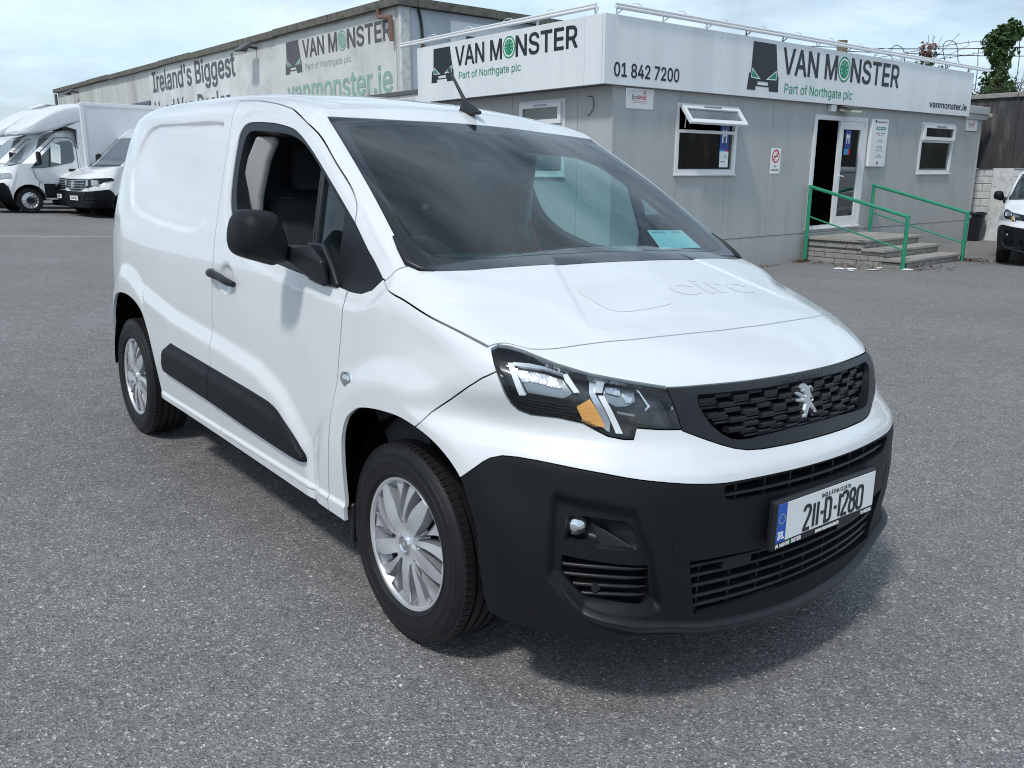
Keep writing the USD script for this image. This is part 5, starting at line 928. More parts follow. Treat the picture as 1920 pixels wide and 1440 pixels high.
def hubcap():
    """five pairs of blades, one broad and one forked, around a small centre; openings between them"""
    disc = Point(0, 0).buffer(.216, 64); holes = []
    for k in range(5):
        a0 = k * 72
        for (b, r0, r1, w0, w1, tw) in ((4, .068, .196, .008, .042, 15), (27, .080, .199, .007, .030, 11), (53, .062, .197, .009, .046, -13)):
            pts = []
            for t_ in np.linspace(0, 1, 8): r = r0 + (r1 - r0) * t_; an = math.radians(a0 + b + tw * (1 - t_)); hw = (w0 + (w1 - w0) * t_ ** .8) / 2; pts.append((r, an, hw))
            L_ = [(r * math.cos(an) - h * math.sin(an), r * math.sin(an) + h * math.cos(an)) for r, an, h in pts]; Rr = [(r * math.cos(an) + h * math.sin(an), r * math.sin(an) - h * math.cos(an)) for r, an, h in pts]
            holes.append(Polygon(L_ + Rr[::-1]).buffer(.004).buffer(-.002))
    face = disc.difference(unary_union(holes))
    m = trimesh.creation.extrude_polygon(face.simplify(.0006), .006, engine='earcut'); v, f = trimesh.remesh.subdivide_to_size(m.vertices, m.faces, .02); r = np.hypot(v[:, 0], v[:, 1]); an = np.arctan2(v[:, 1], v[:, 0])
    z = v[:, 2] + .020 * (1 - (r / .216) ** 2) - .012 * np.exp(-((r - .045) / .03) ** 2) + .007 * np.sin(an * 5 + r * 9) * sst(.04, .14, r)
    face_m = trimesh.Trimesh(np.stack([v[:, 0], -z, v[:, 1]], 1), f[:, ::-1] if False else f, process=False)
    if face_m.face_normals[:, 1].mean() > 0 and False: face_m.invert()
    return face_m, holes
def bevel_rims(holes):
    """sloping silver flanks inside each opening"""
    out = []
    for h in holes:
        c = np.array(h.exterior.segmentize(.008).coords)[:-1]; q = np.array(h.centroid.coords[0]); r = np.hypot(*c.T); z0 = .020 * (1 - (r / .216) ** 2) - .012 * np.exp(-((r - .045) / .03) ** 2) + .004; inn = q + (c - q) * .55
        V = np.vstack([np.stack([c[:, 0], -z0, c[:, 1]], 1), np.stack([inn[:, 0], -z0 + .030, inn[:, 1]], 1)]); n = len(c); i = np.arange(n); j = (i + 1) % n
        F = np.vstack([np.stack([i, j, n + j], 1), np.stack([i, n + j, n + i], 1)]); out += [trimesh.Trimesh(V, F, process=False), trimesh.Trimesh(V, F[:, ::-1], process=False)]
    return cat_meshes(out)
TY, (HC, HOLES) = tyre(), hubcap(); HR = bevel_rims(HOLES)
def wheel(parent, x, y, right, steer=0, spin=0):
    Rz = trimesh.transformations.rotation_matrix(steer, (0, 0, 1)); W = np.eye(4); W[:3, 3] = (x, y, .322); sp = trimesh.transformations.rotation_matrix(spin, (0, 1, 0)); S = W @ Rz @ (np.eye(4) if right else np.diag([1, -1, 1, 1]).astype(float)) @ sp
    def pl(m):
        m = placed(m, S)
        if not right: m.invert()
        return m
    t = obj('tyre', pl(TY), M['rubber'], parent, 30)
    hub = HC.copy(); hub.apply_translation((0, -.078, 0)); rim = HR.copy(); rim.apply_translation((0, -.078, 0))
    h = obj('wheel_cover', pl(hub), M['alloy'], parent, 30); obj('cover_flanks', pl(rim), M['alloy'], h, 30)
    ring = lathe([(.216, -.02), (.219, -.088), (.214, -.097), (.205, -.095), (.200, -.086)], 64); obj('cover_ring', pl(ring), M['alloy'], h, 40)
    cap = lathe([(0, -.101), (.012, -.101), (.020, -.098), (.026, -.102), (.031, -.098), (.032, -.08)], 32); obj('centre_cap', pl(cap), M['chrome'], h, 40)
    bolts = [placed(lathe([(0, -.100), (.005, -.100), (.006, -.088)], 6), trimesh.transformations.translation_matrix((.043 * math.cos(a), 0, .043 * math.sin(a)))) for a in np.arange(5) * 1.2566]; obj('brake_disc', pl(cat_meshes([lathe([(.05, -.03), (.135, -.03), (.135, .0)], 40), lathe([(.0, -.012), (.212, -.012), (.212, .08)], 40)])), M['disc'], parent, 30)
for x in (0.0, -2.785): wheel(VAN, x, -.772, True, 0, .35 if x else .12)
for x in (0.0, -2.785): wheel(VAN, x, .772, False, 0, .2)
for x, a, b in ((.03, .385, .43), (-2.72, .5, .50)):
    for sg in (-1, 1):
        th = np.linspace(.12, np.pi - .02, 30); V = np.vstack([np.stack([x + a * np.cos(th), np.full(30, sg * yy), .31 + b * np.sin(th)], 1) for yy in (.86, .50)]); i = np.arange(29); F = np.vstack([np.stack([i, i + 1, 31 + i], 1), np.stack([i, 31 + i, 30 + i], 1)])
        w_ = trimesh.Trimesh(V, np.vstack([F, F[:, ::-1]]), process=False); obj('wheel_arch_liner', cat_meshes([w_, bx(x - a, x + a, sg * .47, sg * .50, .2, .31 + b)]), M['void'], VAN)
pair('mud_flap', cbox(-.325, -.305, -.885, -.70, .215, .36, .006), M['plastic2'], False)
# inside: dark lining, floor, bulkhead, dashboard, wheel, seats
def gone(v): return np.minimum.reduce([XZ(WIN_OUT)(v) + .01, screen_g(v) + .012, XZ(ARCH_F)(v) - .01, XZ(ARCH_R)(v) - .01, UZ(FRAME)(v) - .0, UZ(LAMP)(v) - .0, UZ(SLOT)(v) - .0, UZ(LOWGR)(v), UZ(FOG)(v), UZ(LOUV)(v), -bottom(v) - .02 if False else np.full(len(v), 9.)])
In = SHELL; g_ = np.maximum(bottom(In[0]) + .012, -gone(In[0])); In = clip(In, g_); IV, IF, IN = both(offset(In, -.017)); obj('inner_lining', (np.vstack([IV]), np.vstack([IF, IF[:, ::-1]])), M['void'], VAN)
obj('floor', cbox(-3.4, .55, -.80, .80, .26, .30), M['void'], VAN); obj('bulkhead', prism([(-.84, .3), (.84, .3), (.845, 1.1), (.77, 1.5), (.70, 1.66), (-.70, 1.66), (-.77, 1.5), (-.845, 1.1)], 'x', -1.56, -1.53), M['interior'], VAN); obj('firewall', bx(.10, .14, -.78, .78, .3, 1.08), M['void'], VAN)
dp = [(.02, 1.05), (.02, 1.125), (-.12, 1.150), (-.28, 1.150), (-.40, 1.125), (-.47, 1.06), (-.47, .92), (-.40, .80), (-.2, .6), (.02, .6)]; obj('dashboard', prism(Polygon(dp).buffer(.012), 'y', -.80, .80), M['interior'], VAN, 40)
obj('instrument_hood', sphere_hull([(-.30, -.22, 1.165), (-.30, -.52, 1.165), (-.46, -.24, 1.15), (-.46, -.50, 1.15)], .03), M['interior'], VAN, 40)
sw = placed(trimesh.creation.torus(.185, .016, 40, 10), frame4((-.62, -.37, 1.05), unit((-.35, 0, -.9)) if False else (0, 1, 0), unit((-.42, 0, .9)), unit(np.cross((0, 1, 0), (-.42, 0, .9))))); hubm = sphere_hull([(-.60, -.37, 1.04), (-.56, -.37, 1.02)], .05); obj('steering_wheel', cat_meshes([sw, hubm, tube([(-.64, -.53, 1.06), (-.60, -.37, 1.04), (-.64, -.21, 1.06)], .014), tube([(-.60, -.37, 1.04), (-.54, -.37, .90)], .016)]), M['seal'], VAN, 40)
for y in (-.42, .42):
    b_ = sphere_hull([(-1.28, y - .20, .86), (-1.28, y + .20, .86), (-1.42, y - .19, 1.30), (-1.42, y + .19, 1.30), (-1.20, y - .21, .82), (-1.20, y + .21, .82)], .05); c_ = sphere_hull([(-1.22, y - .21, .76), (-1.22, y + .21, .76), (-.80, y - .21, .80), (-.80, y + .21, .80)], .06); hr = sphere_hull([(-1.43, y - .09, 1.42), (-1.43, y + .09, 1.42), (-1.45, y - .08, 1.53), (-1.45, y + .08, 1.53)], .04)
    s_ = obj('seat', cat_meshes([b_, c_]), M['seat'], VAN, 40); obj('headrest', hr, M['seat'], s_, 40)
belt = crom([(-1.42, .74, 1.40), (-1.30, .74, 1.20), (-1.15, .72, 1.02), (-1.02, .70, .95)], 6, False); obj('seat_belt', tube(belt, .010, 6), M['red'], VAN)
bp_ = np.array([(-1.43, -.775, 1.18), (-1.415, -.765, 1.35), (-1.375, -.745, 1.50), (-1.34, -.725, 1.575)])
for nm, m_ in (('pillar_trim', M['interior2']),): a_ = cat_meshes([sphere_hull([p + (0, .0, 0), p + (.075, .03, 0), q + (0, 0, 0), q + (.075, .03, 0)], .018) for p, q in zip(bp_[:-1], bp_[1:])]); pair(nm, a_, m_, 40)
obj('roof_lining', bx(-1.5, -.86, -.60, .60, 1.635, 1.65), M['interior2'], VAN)
dpan = clip(offset(door, -.055), XZ(WIN_OUT)(offset(door, -.055)[0]) * -1 + .02); obj('door_card', (dpan[0], np.vstack([dpan[1], dpan[1][:, ::-1]])), M['interior'], VAN); obj('door_card', mir((dpan[0], np.vstack([dpan[1], dpan[1][:, ::-1]]))), M['interior'], VAN)
sp_ = np.array([(-.731, -.025, 1.628), (-.726, .117, 1.624), (-.53, .075, 1.515), (-.47, .0, 1.482), (-.47, -.09, 1.482), (-.54, -.11, 1.525)]); obj('camera_housing', sphere_hull(np.vstack([sp_ - (.01, 0, .02), sp_ - (.06, 0, .045)]), .006), M['void'], VAN, 30)
obj('interior_mirror', sphere_hull([(-.62, -.16, 1.50), (-.62, .10, 1.50), (-.62, -.16, 1.45), (-.62, .10, 1.45)], .018), M['seal'], VAN, 40)
for y0, y1 in ((-.58, -.18), (.18, .58)): obj('sun_visor', cbox(-1.02, -.86, y0, y1, 1.60, 1.615), M['interior'], VAN)
stk = np.array([(-.135, .320), (-.158, .555), (-.062, .565), (-.034, .290)]); Tg = lambda x, y: 1.675 - .592 * (x + .8) - .087 * y * y + .02 * np.clip((x + .8) * (.1 - x) / .2025, 0, 1)
def on_screen(poly2, d): P = np.asarray(poly2); z = Tg(P[:, 0], P[:, 1]); return np.stack([P[:, 0] - .5 * d, P[:, 1], z - .86 * d], 1)
sv = np.vstack([on_screen(stk, .006), on_screen(stk, .0075)]); pc = obj('price_card', m3.Manifold.hull_points(sv), M['paper'], VAN)
def card_text(s, h, w, fx, fy):
    m = text(s, h, w, .0003); v = m.vertices; ex, ey = stk[1] - stk[0], stk[3] - stk[0]; a = (v[:, 0] + fx) / .236; b = 1 - (v[:, 1] + fy) / .10; P = stk[0] + a[:, None] * ex + b[:, None] * ey; m.vertices = on_screen(P, .0045 - v[:, 2] * 0); return m
for i, (s, h, w, fx, fy) in enumerate([('Quality Used Van', .009, .09, .015, .082), ('PARTNER', .009, .06, .15, .082), ]): obj('card_print', card_text(s, h, w, fx, fy), M['lampgrey'], pc)
for y0, y1 in ((.196, .236), (.255, .313), (.334, .379), (.396, .422)): obj('cargo_label', bx(-1.531, -1.526, y0, y1, 1.300, 1.330), M['paper'], VAN)

# ================================================================ other vehicles
def solid(side, plan, sect, o=0.0):
    """a body as the common part of its side view (x, z), plan (x, |y|) and cross section (|y|, z), each grown by o"""
    S = Polygon(side).buffer(o + .03).buffer(-.03) if o else Polygon(side); full = lambda P: Polygon([(a, b) for a, b in P] + [(a, -b) for a, b in P[::-1]]); fs = lambda P: Polygon([(a, b) for a, b in P] + [(-a, b) for a, b in P[::-1]])
    rd = lambda P, r: P.buffer(-r).buffer(2 * r).buffer(-r)
    return man(prism(rd(Polygon(side), .05).buffer(o), 'y', -2, 2)) ^ man(prism(rd(full(plan), .06).buffer(o), 'z', -1, 5)) ^ man(prism(rd(fs(sect), .06).buffer(o), 'x', -9, 3))
def reg(poly, axis, a, b): return man(prism(poly, axis, a, b))
def road_wheel(parent, x, y, r, hub, cover, material):
    s = 1 if y > 0 else -1; w = .11
    t = obj('tyre', placed(lathe([(r * .62, -w * .85), (r * .70, -w), (r * .90, -w), (r * .97, -w * .8), (r, -w * .6), (r, w * .6), (r * .97, w * .8), (r * .90, w), (r * .70, w), (r * .62, w * .85)], 40), trimesh.transformations.translation_matrix((x, y, r))), M['rubber'], parent, 40)
    prof = [(0, .02), (r * .16, .03), (r * .20, .055), (r * .30, .05), (r * .36, .085), (r * .55, .075), (r * .60, .10), (r * .64, .095), (r * .63, .05)]
    m = lathe([(a, -b) for a, b in prof], 32);
    if s > 0: m.apply_transform(np.diag([1, -1, 1, 1]).astype(float))
    rm = obj('rim', placed(m, trimesh.transformations.translation_matrix((x, y, r))), material, t, 40)
    hl = [placed(trimesh.creation.cylinder(r * .045, .02, sections=10), trimesh.transformations.translation_matrix((x + r * .47 * math.cos(a), y + s * .082, r + r * .47 * math.sin(a))) @ trimesh.transformations.rotation_matrix(math.pi / 2, (1, 0, 0))) for a in np.arange(14) * 2 * np.pi / 14]
    obj('rim_holes', hl, M['void'], t); obj('hub_cap', placed(trimesh.creation.cylinder(r * .27, .03, sections=24), trimesh.transformations.translation_matrix((x, y + s * .075, r)) @ trimesh.transformations.rotation_matrix(math.pi / 2, (1, 0, 0))), M['plastic2'], t, 40)
M['vanpaint'] = plain('parked_van_white', (.74, .75, .76), .3, coat=.8)
M['vanglass'] = plain('parked_van_glass', (.03, .05, .06), .04, coat=.6, spec=.9)
M['luton'] = plain('luton_body_white', (.66, .69, .73), .45, var=.05, vscale=2.)
def arches(B, xs, r, z, hw):
    for x in xs:
        for s in (-1, 1): B = B - man(prism(Point(x, z).buffer(r), 'y', s * (hw - .32), s * (hw + .3)))
    return B
def large_van(label, loc, rz, group=None):
    """a long high white van with a wide badge grille and slatted black bumper"""
    side = [(1.0, .30), (1.03, .50), (1.0, .72), (.97, .90), (.93, 1.08), (.80, 1.17), (.45, 1.30), (.06, 1.42), (-.35, 1.80), (-.86, 2.26), (-1.15, 2.47), (-1.5, 2.56), (-4.9, 2.58), (-4.98, .40), (-4.9, .32)]
    plan = [(1.06, 0), (1.03, .45), (.97, .72), (.84, .88), (.6, .96), (.1, 1.01), (-4.98, 1.0)]; sect = [(0, .25), (1.0, .25), (1.02, .55), (1.02, 1.2), (.96, 1.9), (.87, 2.4), (.70, 2.62), (0, 2.66)]
    t = thing('parked_van', label, 'van', None, loc, rz, group); B = arches(solid(side, plan, sect), (0, -3.64), .42, .36, 1.0); O = lambda o: solid(side, plan, sect, o)
    scr = reg([(.10, 1.36), (-.02, 1.47), (-.80, 2.19), (-.72, 2.30), (.3, 1.5)], 'y', -.86, .86); low = reg([(.16, .2), (.16, .30), (.42, .72), (.50, .785), (1.3, .70), (1.3, .2)], 'y', -2, 2)
    O1 = O(.008); sw_ = [(-.22, 1.40), (-.80, 1.95), (-.95, 2.03), (-1.42, 2.05), (-1.50, 1.98), (-1.50, 1.36), (-1.40, 1.33), (-.6, 1.33)]
    obj('body', B, M['vanpaint'], t, 35); obj('windscreen', O1 ^ scr ^ man(bx(-1, .2, -.84, .84, 1, 3)), M['vanglass'], t, 35); obj('lower_bumper', arches(O1 ^ low, (0,), .42, .36, 1.0), M['plastic'], t, 35)
    for s in (-1, 1): obj('side_window', O1 ^ reg(sw_, 'y', s * .7, s * 1.2), M['vanglass'], t, 35)
    gp = Polygon([(-.56, 1.06), (.56, 1.06), (.50, .80), (.30, .745), (-.30, .745), (-.50, .80)]); obj('grille', O(.006) ^ reg(gp, 'x', .7, 1.3), M['plastic2'], t, 35)
    for k, z in enumerate((.80, .87, .94, 1.01)): obj('grille_bar', O(.014) ^ man(bx(.6, 1.3, -.52 + .02 * (3 - k), .52 - .02 * (3 - k), z, z + .016)), M['satin'], t, 35)
    obj('chrome_strip', O(.014) ^ man(bx(.5, 1.3, -.86, .86, 1.058, 1.078)), M['chrome'], t, 35)
    for s in (-1, 1):
        hp_ = [(s * .565, 1.05), (s * .98, 1.09), (s * .99, 1.02), (s * .90, .90), (s * .74, .83), (s * .53, .815)]; h = obj('headlamp', O(.009) ^ reg(hp_, 'x', .35, 1.3), M['gloss_black'], t, 35)
        for q in (.64, .82): obj('lamp_reflector', O(.014) ^ reg(sbox(min(s * q, s * (q + .10)), .89, max(s * q, s * (q + .10)), 1.03), 'x', .35, 1.3), M['reflector'], h, 35)
        obj('mirror', sphere_hull([(-.25, s * 1.14, 1.45), (-.25, s * 1.28, 1.45), (-.25, s * 1.14, 1.72), (-.25, s * 1.28, 1.70)], .055), M['plastic'], t, 40); obj('mirror_arm', tube([(-.28, s * .95, 1.42), (-.25, s * 1.15, 1.46)], .04), M['plastic'], t)
    nose = 1.062; rg = [(r_ * math.cos(a), r_ * math.sin(a)) for r_ in (1,) for a in (0,)]
    NF_ = frame4((nose, 0, .905), (0, 1, 0), (-.12, 0, .99), (.99, 0, .12)); vw = unary_union([Point(0, 0).buffer(.105).difference(Point(0, 0).buffer(.088)), LineString([(-.055, .075), (-.028, .0), (0, .055), (.028, .0), (.055, .075)]).buffer(.010), LineString([(-.088, .03), (-.042, -.085), (0, -.005), (.042, -.085), (.088, .03)]).buffer(.010)]); obj('badge', placed(prism(vw, 'z', 0, .012), NF_), M['chrome'], t)
    obj('number_plate', cbox(1.065, 1.075, -.26, .26, .49, .61, .003), M['plate'], t); obj('registration', placed(text('182-D-', .07, .34, .002), frame4((1.076, -.17, .515), (0, 1, 0), (0, 0, 1), (1, 0, 0))) if False else prism(unary_union([sbox(-.17 + .06 * k, .52, -.135 + .06 * k, .585) for k in range(6)]), 'x', 1.0752, 1.0765), M['lampgrey'], t)
    for z in (.36, .43, .64, .69): obj('bumper_slat', O(.020) ^ man(bx(.8, 1.4, -.62, .62, z, z + .014)), M['plastic3'], t, 35)
    for s in (-1, 1):
        for z in (.44, .51, .58): obj('bumper_slat', O(.020) ^ man(bx(.4, 1.4, min(s * .58, s * .86), max(s * .58, s * .86), z, z + .014)), M['plastic3'], t, 35)
        obj('bumper_strut', O(.022) ^ reg([(s * .34, .32), (s * .37, .32), (s * .58, .66), (s * .54, .66)], 'x', .5, 1.4), M['plastic3'], t, 35)
        for x in (0, -3.64): road_wheel(t, x, s * .86, .36, 0, 0, M['satin'])
    obj('aerial', [sphere_hull([(-1.30, 0, 2.53), (-1.45, 0, 2.58)], .03), tube([(-1.40, 0, 2.58), (-1.55, 0, 2.82)], .012, 6)], M['plastic2'], t); obj('wiper_cowl', O(.010) ^ man(bx(-.08, .12, -.84, .84, 1.36, 1.445)), M['plastic2'], t, 35)
    obj('tax_card', placed(cbox(-.12, .12, -.06, .06, 0, .004, .001), frame4((-.135, .48, 1.60), (0, 1, 0), unit((-.74, 0, .67)), unit((.67, 0, .74)))), M['paper'], t); obj('underbody', bx(-4.8, .9, -.8, .8, .26, .5), M['void'], t)
    return t
HV = -81.0; hv = np.array((math.cos(math.radians(HV)), math.sin(math.radians(HV))))
p_ = np.array((-24.2, 3.87)) - 1.05 * hv; V1 = large_van('white long van with ring badge grille parked nearer, just left of the foreground van', (*p_, gz(*p_)), HV, 'white long vans parked side by side')
q_ = np.array((-26.0, 3.86)) - 1.05 * hv; dup(V1, 'white long van with ring badge grille parked further back beside the box truck', (*q_, gz(*q_)), HV, 'white long vans parked side by side')
def box_truck(label, loc, rz, group):
    side = [(.97, .32), (1.02, .50), (.98, .76), (.93, .95), (.80, 1.14), (.40, 1.30), (.06, 1.40), (-.35, 1.78), (-.78, 2.16), (-1.0, 2.30), (-1.30, 2.36), (-1.46, 2.36), (-1.46, .42)]
    plan = [(1.04, 0), (1.02, .45), (.95, .72), (.8, .88), (.5, .96), (.0, .99), (-1.46, .99)]; sect = [(0, .25), (.98, .25), (1.0, .55), (1.0, 1.2), (.93, 1.8), (.82, 2.28), (.66, 2.40), (0, 2.42)]
    t = thing('box_truck', label, 'truck', None, loc, rz, group); O = lambda o: solid(side, plan, sect, o); B = arches(O(0), (0,), .44, .37, 1.0); O1 = O(.008)
    obj('cab', B, M['vanpaint'], t, 35); obj('windscreen', O1 ^ reg([(.10, 1.34), (-.02, 1.45), (-.74, 2.10), (-.66, 2.22), (.3, 1.5)], 'y', -.83, .83), M['vanglass'], t, 35)
    low = unary_union([Polygon([(.40, .2), (.52, .74), (.62, .86), (1.3, .80), (1.3, .2)]), sbox(-1.5, .42, -.40, .82)]); obj('lower_cladding', arches(O1 ^ reg(low, 'y', -2, 2), (0,), .44, .37, 1.0), M['plastic'], t, 35)
    swp = [(-.10, 1.26), (-.34, 1.52), (-.78, 1.93), (-.98, 2.02), (-1.24, 2.04), (-1.32, 1.98), (-1.32, 1.52), (-1.24, 1.42), (-.5, 1.27)]
    for s in (-1, 1):
        w = obj('side_window', O1 ^ reg(swp, 'y', s * .6, s * 1.2), M['vanglass'], t, 35); obj('window_post', O(.014) ^ reg([(-.62, 1.29), (-.58, 1.29), (-.66, 1.80), (-.70, 1.86)], 'y', s * .6, s * 1.2), M['plastic2'], w, 35)
        if s > 0: obj('pale_blind', O(.012) ^ reg(Polygon([(-.70, 1.46), (-.90, 1.42), (-.95, 1.90), (-.76, 1.94)]).buffer(.03), 'y', .6, 1.2), M['paper'], w, 35)
        for ln_ in ([(-.28, .86), (-.24, .62)], [(-.16, 1.24), (-.22, .98), (-.36, .84)], [(-1.40, .86), (-1.40, 2.05), (-1.25, 2.14), (-.86, 2.12), (-.3, 1.62)]): obj('door_seam', O(.003) ^ reg(LineString(ln_).buffer(.008), 'y', s * .6, s * 1.2), M['plastic2'], t)
        obj('door_handle', O(.03) ^ reg(sbox(-1.30, 1.18, -1.12, 1.24), 'y', s * .8, s * 1.2), M['plastic2'], t); obj('mirror', sphere_hull([(-.30, s * 1.10, 1.40), (-.30, s * 1.24, 1.40), (-.30, s * 1.10, 1.68), (-.30, s * 1.24, 1.66)], .05), M['plastic'], t, 40); obj('mirror_arm', tube([(-.32, s * .93, 1.38), (-.30, s * 1.14, 1.42)], .04), M['plastic'], t)
        h = obj('headlamp', O(.009) ^ reg([(s * .50, 1.10), (s * 1.0, 1.13), (s * 1.0, 1.02), (s * .85, .92), (s * .50, .90)], 'x', .42, 1.3), M['reflector'], t, 35)
        road_wheel(t, 0, s * .84, .355, 0, 0, M['satin']); road_wheel(t, -3.7, s * .80, .355, 0, 0, M['satin']); obj('step_box', cbox(-1.02, -.50, s * .70, s * .98, .36, .62, .02), M['vanpaint'], t, 35); obj('side_guard', cbox(-5.2, -1.06, s * .93, s * .99, .42, .64, .01), M['vanpaint'], t)
    obj('grille', O(.007) ^ reg([(-.46, 1.05), (.46, 1.05), (.40, .78), (-.40, .78)], 'x', .7, 1.3), M['plastic2'], t, 35)
    obj('bonnet_vent', O(.006) ^ man(bx(.14, .34, .25, .75, 1.2, 1.5)), M['plastic2'], t); obj('dash_card', placed(cbox(-.14, .14, -.05, .05, 0, .004, .001), frame4((-.10, .50, 1.545), (0, 1, 0), unit((-.74, 0, .67)), unit((.67, 0, .74)))), M['paper'], t)
    obj('box_body', cbox(-5.5, -1.62, -1.06, 1.06, .86, 3.12, .03), M['luton'], t, 35); obj('box_rail', [cbox(-5.5, -1.60, s * 1.055, s * 1.075, 3.04, 3.14, .01) for s in (-1, 1)], M['vanpaint'], t); [obj('box_corner_post', cbox(-1.70, -1.58, s * 1.0, s * 1.08, .86, 3.13, .02), M['vanpaint'], t) for s in (-1, 1)]
    fs_ = [(-1.60, 3.12), (-1.3, 3.08), (-.95, 2.96), (-.60, 2.76), (-.30, 2.55), (-.10, 2.40), (.02, 2.28)]; fb_ = [(-1.60, 2.52), (-1.3, 2.46), (-.95, 2.34), (-.60, 2.25), (-.30, 2.20), (-.10, 2.185), (.02, 2.20)]
    xs_ = np.concatenate([np.linspace(-1.60, -.30, 14), np.linspace(-.22, .02, 9)]); ztp, zbt = PchipInterpolator(*np.array(fs_).T)(xs_), PchipInterpolator(*np.array(fb_).T)(xs_); th_ = np.linspace(0, 2 * np.pi, 49)[:-1]; e_ = .42
    hw_ = 1.055 * (1 - np.clip((xs_ + .55) / .64, 0, 1) ** 3.2 * .42); zm, zh = (ztp + zbt) / 2, (ztp - zbt) / 2; cy_, sy_ = np.sign(np.cos(th_)) * np.abs(np.cos(th_)) ** e_, np.sign(np.sin(th_)) * np.abs(np.sin(th_)) ** e_
    FV = np.stack([np.repeat(xs_[:, None], 48, 1) + .10 * (1 - cy_[None] ** 2) * (xs_[:, None] > -.3), hw_[:, None] * cy_[None], zm[:, None] + zh[:, None] * sy_[None]], -1).reshape(-1, 3); FV = np.vstack([FV, [(.14, 0, 2.24)]]); nf = len(xs_)
    FF = [q for i in range(nf - 1) for k in range(48) for q in ((i * 48 + k, i * 48 + (k + 1) % 48, (i + 1) * 48 + (k + 1) % 48), (i * 48 + k, (i + 1) * 48 + (k + 1) % 48, (i + 1) * 48 + k))] + [((nf - 1) * 48 + k, (nf - 1) * 48 + (k + 1) % 48, len(FV) - 1) for k in range(48)]
    F_ = trimesh.Trimesh(FV, np.array(FF), process=False); F_.fix_normals(); obj('roof_fairing', F_, M['luton'], t, 50)
    for y in (-.32, .32): obj('fairing_rib', tube([(a, y, b - .005) for a, b in fs_[1:6]], .022, 6), M['luton'], t, 50)
    obj('fairing_side', [man(prism([(-1.58, .95), (-1.46, .95), (-1.46, 2.36), (-1.2, 2.44), (-1.58, 2.6)], 'y', s * .90, s * 1.04)) for s in (-1, 1)], M['luton'], t, 35); obj('chassis', bx(-5.4, .8, -.7, .7, .34, .86), M['void'], t)
    return t
HT = math.degrees(math.atan2(-.9975, .07)); T1 = box_truck('white luton box truck with black lower sides, nearest of the parked pair', (-27.0, 3.05, gz(-27.0, 3.05)), HT, 'white luton box trucks parked in a row')
dup(T1, 'white luton box truck parked on the far side of the nearer box truck', (-30.3, 2.95, gz(-30.3, 2.95)), HT, 'white luton box trucks parked in a row')
def far_van(label, loc, rz):
    side = [(.97, .32), (1.02, .50), (.98, .76), (.93, .95), (.80, 1.14), (.40, 1.30), (.06, 1.40), (-.35, 1.78), (-.78, 2.16), (-1.1, 2.42), (-1.5, 2.50), (-4.9, 2.52), (-4.95, .36)]; plan = [(1.04, 0), (.95, .72), (.8, .88), (.5, .96), (-4.95, .99)]; sect = [(0, .25), (.98, .25), (1.0, .55), (1.0, 1.2), (.93, 1.8), (.82, 2.38), (.66, 2.52), (0, 2.54)]
    t = thing('parked_van', label, 'van', None, loc, rz); O = lambda o: solid(side, plan, sect, o); obj('body', arches(O(0), (0, -3.6), .42, .36, 1.0), M['vanpaint'], t, 35); obj('windscreen', O(.008) ^ reg([(.10, 1.34), (-.02, 1.45), (-.74, 2.10), (-.66, 2.22), (.3, 1.5)], 'y', -.83, .83), M['vanglass'], t, 35)
    for s in (-1, 1):
        obj('side_rib', O(.012) ^ reg(sbox(-4.8, 1.55, -1.7, 1.60), 'y', s * .6, s * 1.2), M['satin'], t); obj('side_window', O(.008) ^ reg([(-.10, 1.26), (-.78, 1.93), (-1.24, 2.0), (-1.32, 1.45), (-.5, 1.27)], 'y', s * .6, s * 1.2), M['vanglass'], t, 35)
        for x in (0, -3.6): road_wheel(t, x, s * .85, .355, 0, 0, M['satin'])
    return t
far_van('white van whose windscreen shows at the far left behind the box trucks', (-33.6, 2.6, gz(-33.6, 2.6)), HT)
far_van('white high van seen side on at the left edge of the photo, farthest away', (-50.5, 2.4, gz(-50.5, 2.4)), -90.0)
dup(VAN, 'white van with black bumper at the right edge, parked beside the boundary wall', (-3.80, 15.87, -.215), -72.5)

# ================================================================ bin, stick, ivy, pole, wires, far hedge
BN = thing('dustbin', 'dark plastic dustbin standing against the whitewashed wall', 'bin', loc=(-7.22, 20.62, -.215)); obj('tub', lathe([(0, 0), (.20, 0), (.215, .02), (.275, .66), (.27, .66), (.21, .05), (0, .05)], 28, 'z'), M['plastic2'], BN, 40); obj('rim', lathe([(.27, .64), (.305, .645), (.305, .685), (.285, .70), (.265, .66)], 28, 'z'), M['plastic2'], BN, 40); obj('handle', cbox(-.08, .08, -.315, -.29, .56, .63, .01), M['satin'], BN)
sk = thing('leaning_stick', 'thin dark stick leaning behind the dustbin', 'stick', loc=(-7.72, 20.86, -.215)); obj('shaft', tube([(.12, -.08, 0), (0, .08, 1.15)], .012, 6), M['rust'], sk)
M['ivy'] = mat('ivy_leaf', {'o': ('geometry', {}), 'r': ('rgb_ramp', {'ramp': [(0, (.035, .075, .014)), (.45, (.085, .17, .028)), (.8, (.16, .26, .045)), (1, (.24, .34, .07))]}), 'p': ('principled_bsdf', {'roughness': .5, 'specular_ior_level': .4}), 't': ('translucent_bsdf', {}), 'm': ('mix_closure', {'fac': .28})},
    [('o.random_per_island', 'r.fac'), ('r.color', 'p.base_color'), ('r.color', 't.color'), ('p.BSDF', 'm.closure1'), ('t.BSDF', 'm.closure2')], surface='m.closure')
M['redleaf'] = plain('reddish_leaf', (.16, .07, .045), .7, var=.4, vscale=9.)
M['bark'] = plain('bark', (.085, .07, .055), .9, var=.4, vscale=12., bump=.6)
